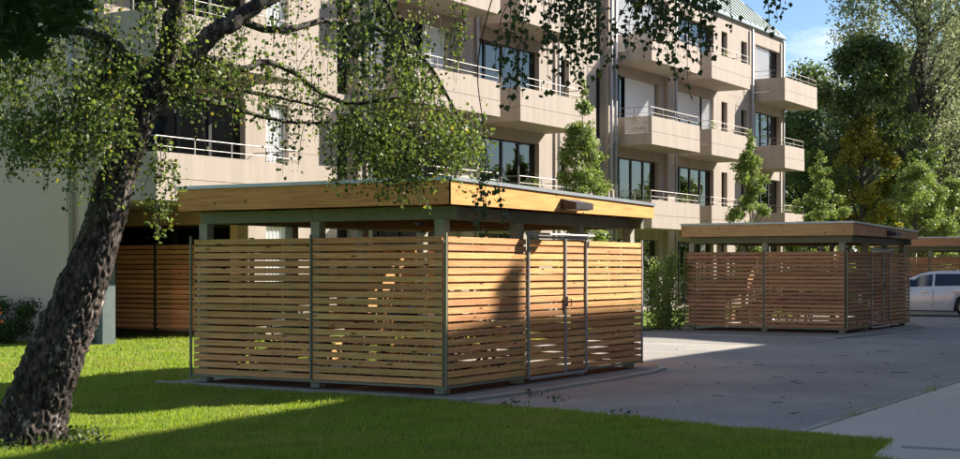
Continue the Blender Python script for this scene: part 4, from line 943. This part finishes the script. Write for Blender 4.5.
for p, dn in limbs:
    for i in range(int(len(p) * .75 * dn)):
        q = random.choice(p[len(p) // 5:]); strand(q, random.uniform(.2, .6), 18)
region(-20, 130, 45, 130, 12.2, 13.4, 105, (.2, .45), 24, .07)       # left mass
region(-20, 60, 110, 150, 12.2, 13.0, 40, (.1, .3), 20)
region(60, 130, 100, 175, 12.7, 13.5, 34, (.15, .4), 16)
region(90, 240, -10, 75, 12.6, 14.2, 62, (.2, .45), 17, .08)
region(150, 345, 0, 80, 13.3, 15.0, 46, (.2, .5), 15, .07)
region(160, 330, 60, 105, 13.5, 15, 24, (.15, .35), 12, .06)
region(350, 440, 55, 150, 14.8, 16.0, 84, (.25, .5), 22, .07)       # right mass
region(330, 480, 105, 165, 14.8, 16.2, 84, (.15, .35), 22, .07)
region(330, 420, -10, 60, 14.2, 15.6, 26, (.3, .6), 20, .06)
region(440, 485, 110, 150, 15.4, 16.1, 26, (.2, .4), 20, .06)
# hanging strands
def hang(x, y, D, Ln, n, sp=.035): strand(P_(x, y, D), Ln, n, sp)
for x, y, L_ in ((46, 140, .45), (50, 140, .5), (78, 160, .5), (72, 160, .55), (84, 150, .4), (66, 135, .3)): hang(x, y, 13.0, L_, 16)
for i in range(16): hang(random.uniform(150, 172), random.uniform(130, 205), 13.0, random.uniform(.3, .45), 20, .05)
for x, y in ((370, 150), (376, 160), (392, 165), (385, 150), (362, 150)): hang(x, y, 15.0, .5, 26, .04)
for i in range(7): hang(random.uniform(410, 432), random.uniform(-10, 60), 15.2, .6, 24, .05)
for i in range(7): hang(random.uniform(452, 464), random.uniform(-15, 30), 15.2, .55, 22, .04)
tw_o = twigs.build('twigs', M['twig'], bt); tw_o['kind'] = 'stuff'
leaf_obj('foliage', leaves, .043, M['birchleaf'], bt, aspect=.9, droop=.5, flat=.8)
# second birch crown whose drooping twigs hang into the top of the frame (trunk outside the picture, right of camera)
DENS = 1.0; leaves = []; twigs = MB()
T2 = Vector((9.6, .6, 0)); b2 = empty('birch_tree', T2, 'birch outside the frame whose dark twigs hang across the top centre and right', 'tree')
TB_save = TB; TB = T2
MB().tube([Vector((0, 0, 0)), Vector((.1, .2, 2.5)), Vector((.1, .6, 5.2)), Vector((-.2, .9, 8.5))], [.24, .19, .14, .05], 16, jit=.04).build('trunk', M['bark'], b2, smooth=True)
def limb2(pts, r0, r1):
    p = [Vector(q) for q in pts]; rr = [r0 + (r1 - r0) * i / (len(p) - 1) for i in range(len(p))]; p, rr = catmull(p, rr, 6); MB().tube(p, rr, 8, jit=.05).build('branch', M['twig'], b2, smooth=True); return p
top = lambda x, D, y=-30: P_(x, y, D)
limb2([Vector((.1, .5, 4.6)), top(790, 10.6, -90), top(700, 10.9, -60), top(640, 11.1, -50), top(560, 11.2, -45), top(500, 11.3, -30)], .07, .012)
limb2([top(700, 10.9, -60), top(680, 10.8, -25), top(640, 10.8, -8)], .012, .005)
limb2([top(790, 10.6, -90), top(775, 10.4, -40), top(770, 10.3, -10)], .014, .005)
def hang2(x, y, D, Ln, n, sp=.03): strand(P_(x, y, D), Ln, n, sp)
for x, y, L_, n in ((515, -25, .55, 30), (525, -20, .8, 40), (532, -20, .95, 44), (521, 10, .65, 30), (540, -20, .6, 32), (545, -15, .45, 24), (528, 30, .6, 28), (518, 50, .45, 22)): hang2(x, y, 11.2, L_, n)
for i in range(17): hang2(random.uniform(556, 602), random.uniform(-30, -5), random.uniform(10.8, 11.5), random.uniform(.35, .85), 30, .04)
for i in range(13): hang2(random.uniform(632, 664), random.uniform(-30, -8), random.uniform(10.6, 11.2), random.uniform(.3, .72), 28, .035)
for i in range(12): hang2(random.uniform(676, 716), random.uniform(-35, -12), random.uniform(10.6, 11.2), random.uniform(.3, .75), 28, .035)
for x, y, L_, n in ((660, -15, .75, 30), (690, -10, .8, 30), (716, -10, .5, 20), (728, -12, .35, 12), (600, -10, .55, 22), (770, -14, .28, 16), (776, -16, .2, 14), (764, -12, .34, 18), (540, -25, .5, 24), (555, -20, .6, 30)): hang2(x, y, 10.8, L_, n)
for i in range(10): hang2(random.uniform(330, 400), random.uniform(-25, 20), random.uniform(10.5, 11.5), random.uniform(.3, .6), 34, .05)
for x, y, L_ in ((487, 165, .5), (491, 168, .6), (494, 172, .45), (489, 190, .4)): hang2(x, y, 12.0, L_, 30, .028)
limb2([top(500, 11.3, -30), P_(478, 60, 11.8), P_(484, 130, 12.0), P_(490, 180, 12.0)], .006, .003)
limb2([top(500, 11.3, -30), P_(430, -35, 11.2), P_(370, -25, 11.0)], .012, .006)
tw_o = twigs.build('twigs', M['twig'], b2); tw_o['kind'] = 'stuff'
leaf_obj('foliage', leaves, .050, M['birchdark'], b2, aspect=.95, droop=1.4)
TB = TB_save
# maple branch at the top left, near the camera
T3 = Vector((3.6, 7.6, 0)); mp = empty('maple_tree', T3, 'maple with large dark leaves reaching into the top left corner', 'tree')
MB().tube([(0, 0, 0), (.05, 0, 1.8), (.1, -.1, 3.4), (.2, -.1, 5)], [.2, .16, .13, .07], 14, jit=.04).build('trunk', M['darkbark'], mp, smooth=True)
def PM(x, y, D): return pix(x, y, D) - T3
for pts in ([Vector((.1, -.1, 3.2)), PM(-60, -20, 7.2), PM(10, -5, 7.1), PM(70, 10, 7.0), PM(90, 20, 7.0)], [PM(-60, -20, 7.2), PM(-20, 30, 7.1), PM(30, 40, 7.0)]):
    MB().tube(pts, [.04, .02, .012, .008, .004][:len(pts)], 7).build('branch', M['twig'], mp)
ml = MB(); outl = []
for a, r in ((-90, .18), (-60, .5), (-48, .38), (-28, .78), (-12, .42), (8, .92), (22, .5), (38, .9), (52, .62), (70, .62), (78, .8), (90, 1.08), (102, .8), (110, .62), (128, .62), (142, .9), (158, .5), (172, .92), (192, .42), (208, .78), (228, .38), (240, .5)): outl.append((math.cos(R(a)) * r * .085, math.sin(R(a)) * r * .085, .010 * math.sin(R(a) * 3)))
ml.poly(outl); mle = ml.mesh('leaf', M['mapleleaf'])
for i in range(190):
    x = random.uniform(-15, 88) if i % 3 else random.uniform(-10, 60); lim = 52 - abs(x) * .33 + (18 if 20 < x < 45 else 0)
    y = random.uniform(-35, lim)
    o = inst('leaf', mle, mp, PM(x, y, random.uniform(6.6, 7.4))); o.rotation_euler = (random.gauss(.6, .6), random.gauss(0, .6), random.uniform(-3.1, 3.1) * .35 + 2.6); o.scale = (random.uniform(.75, 1.15),) * 3
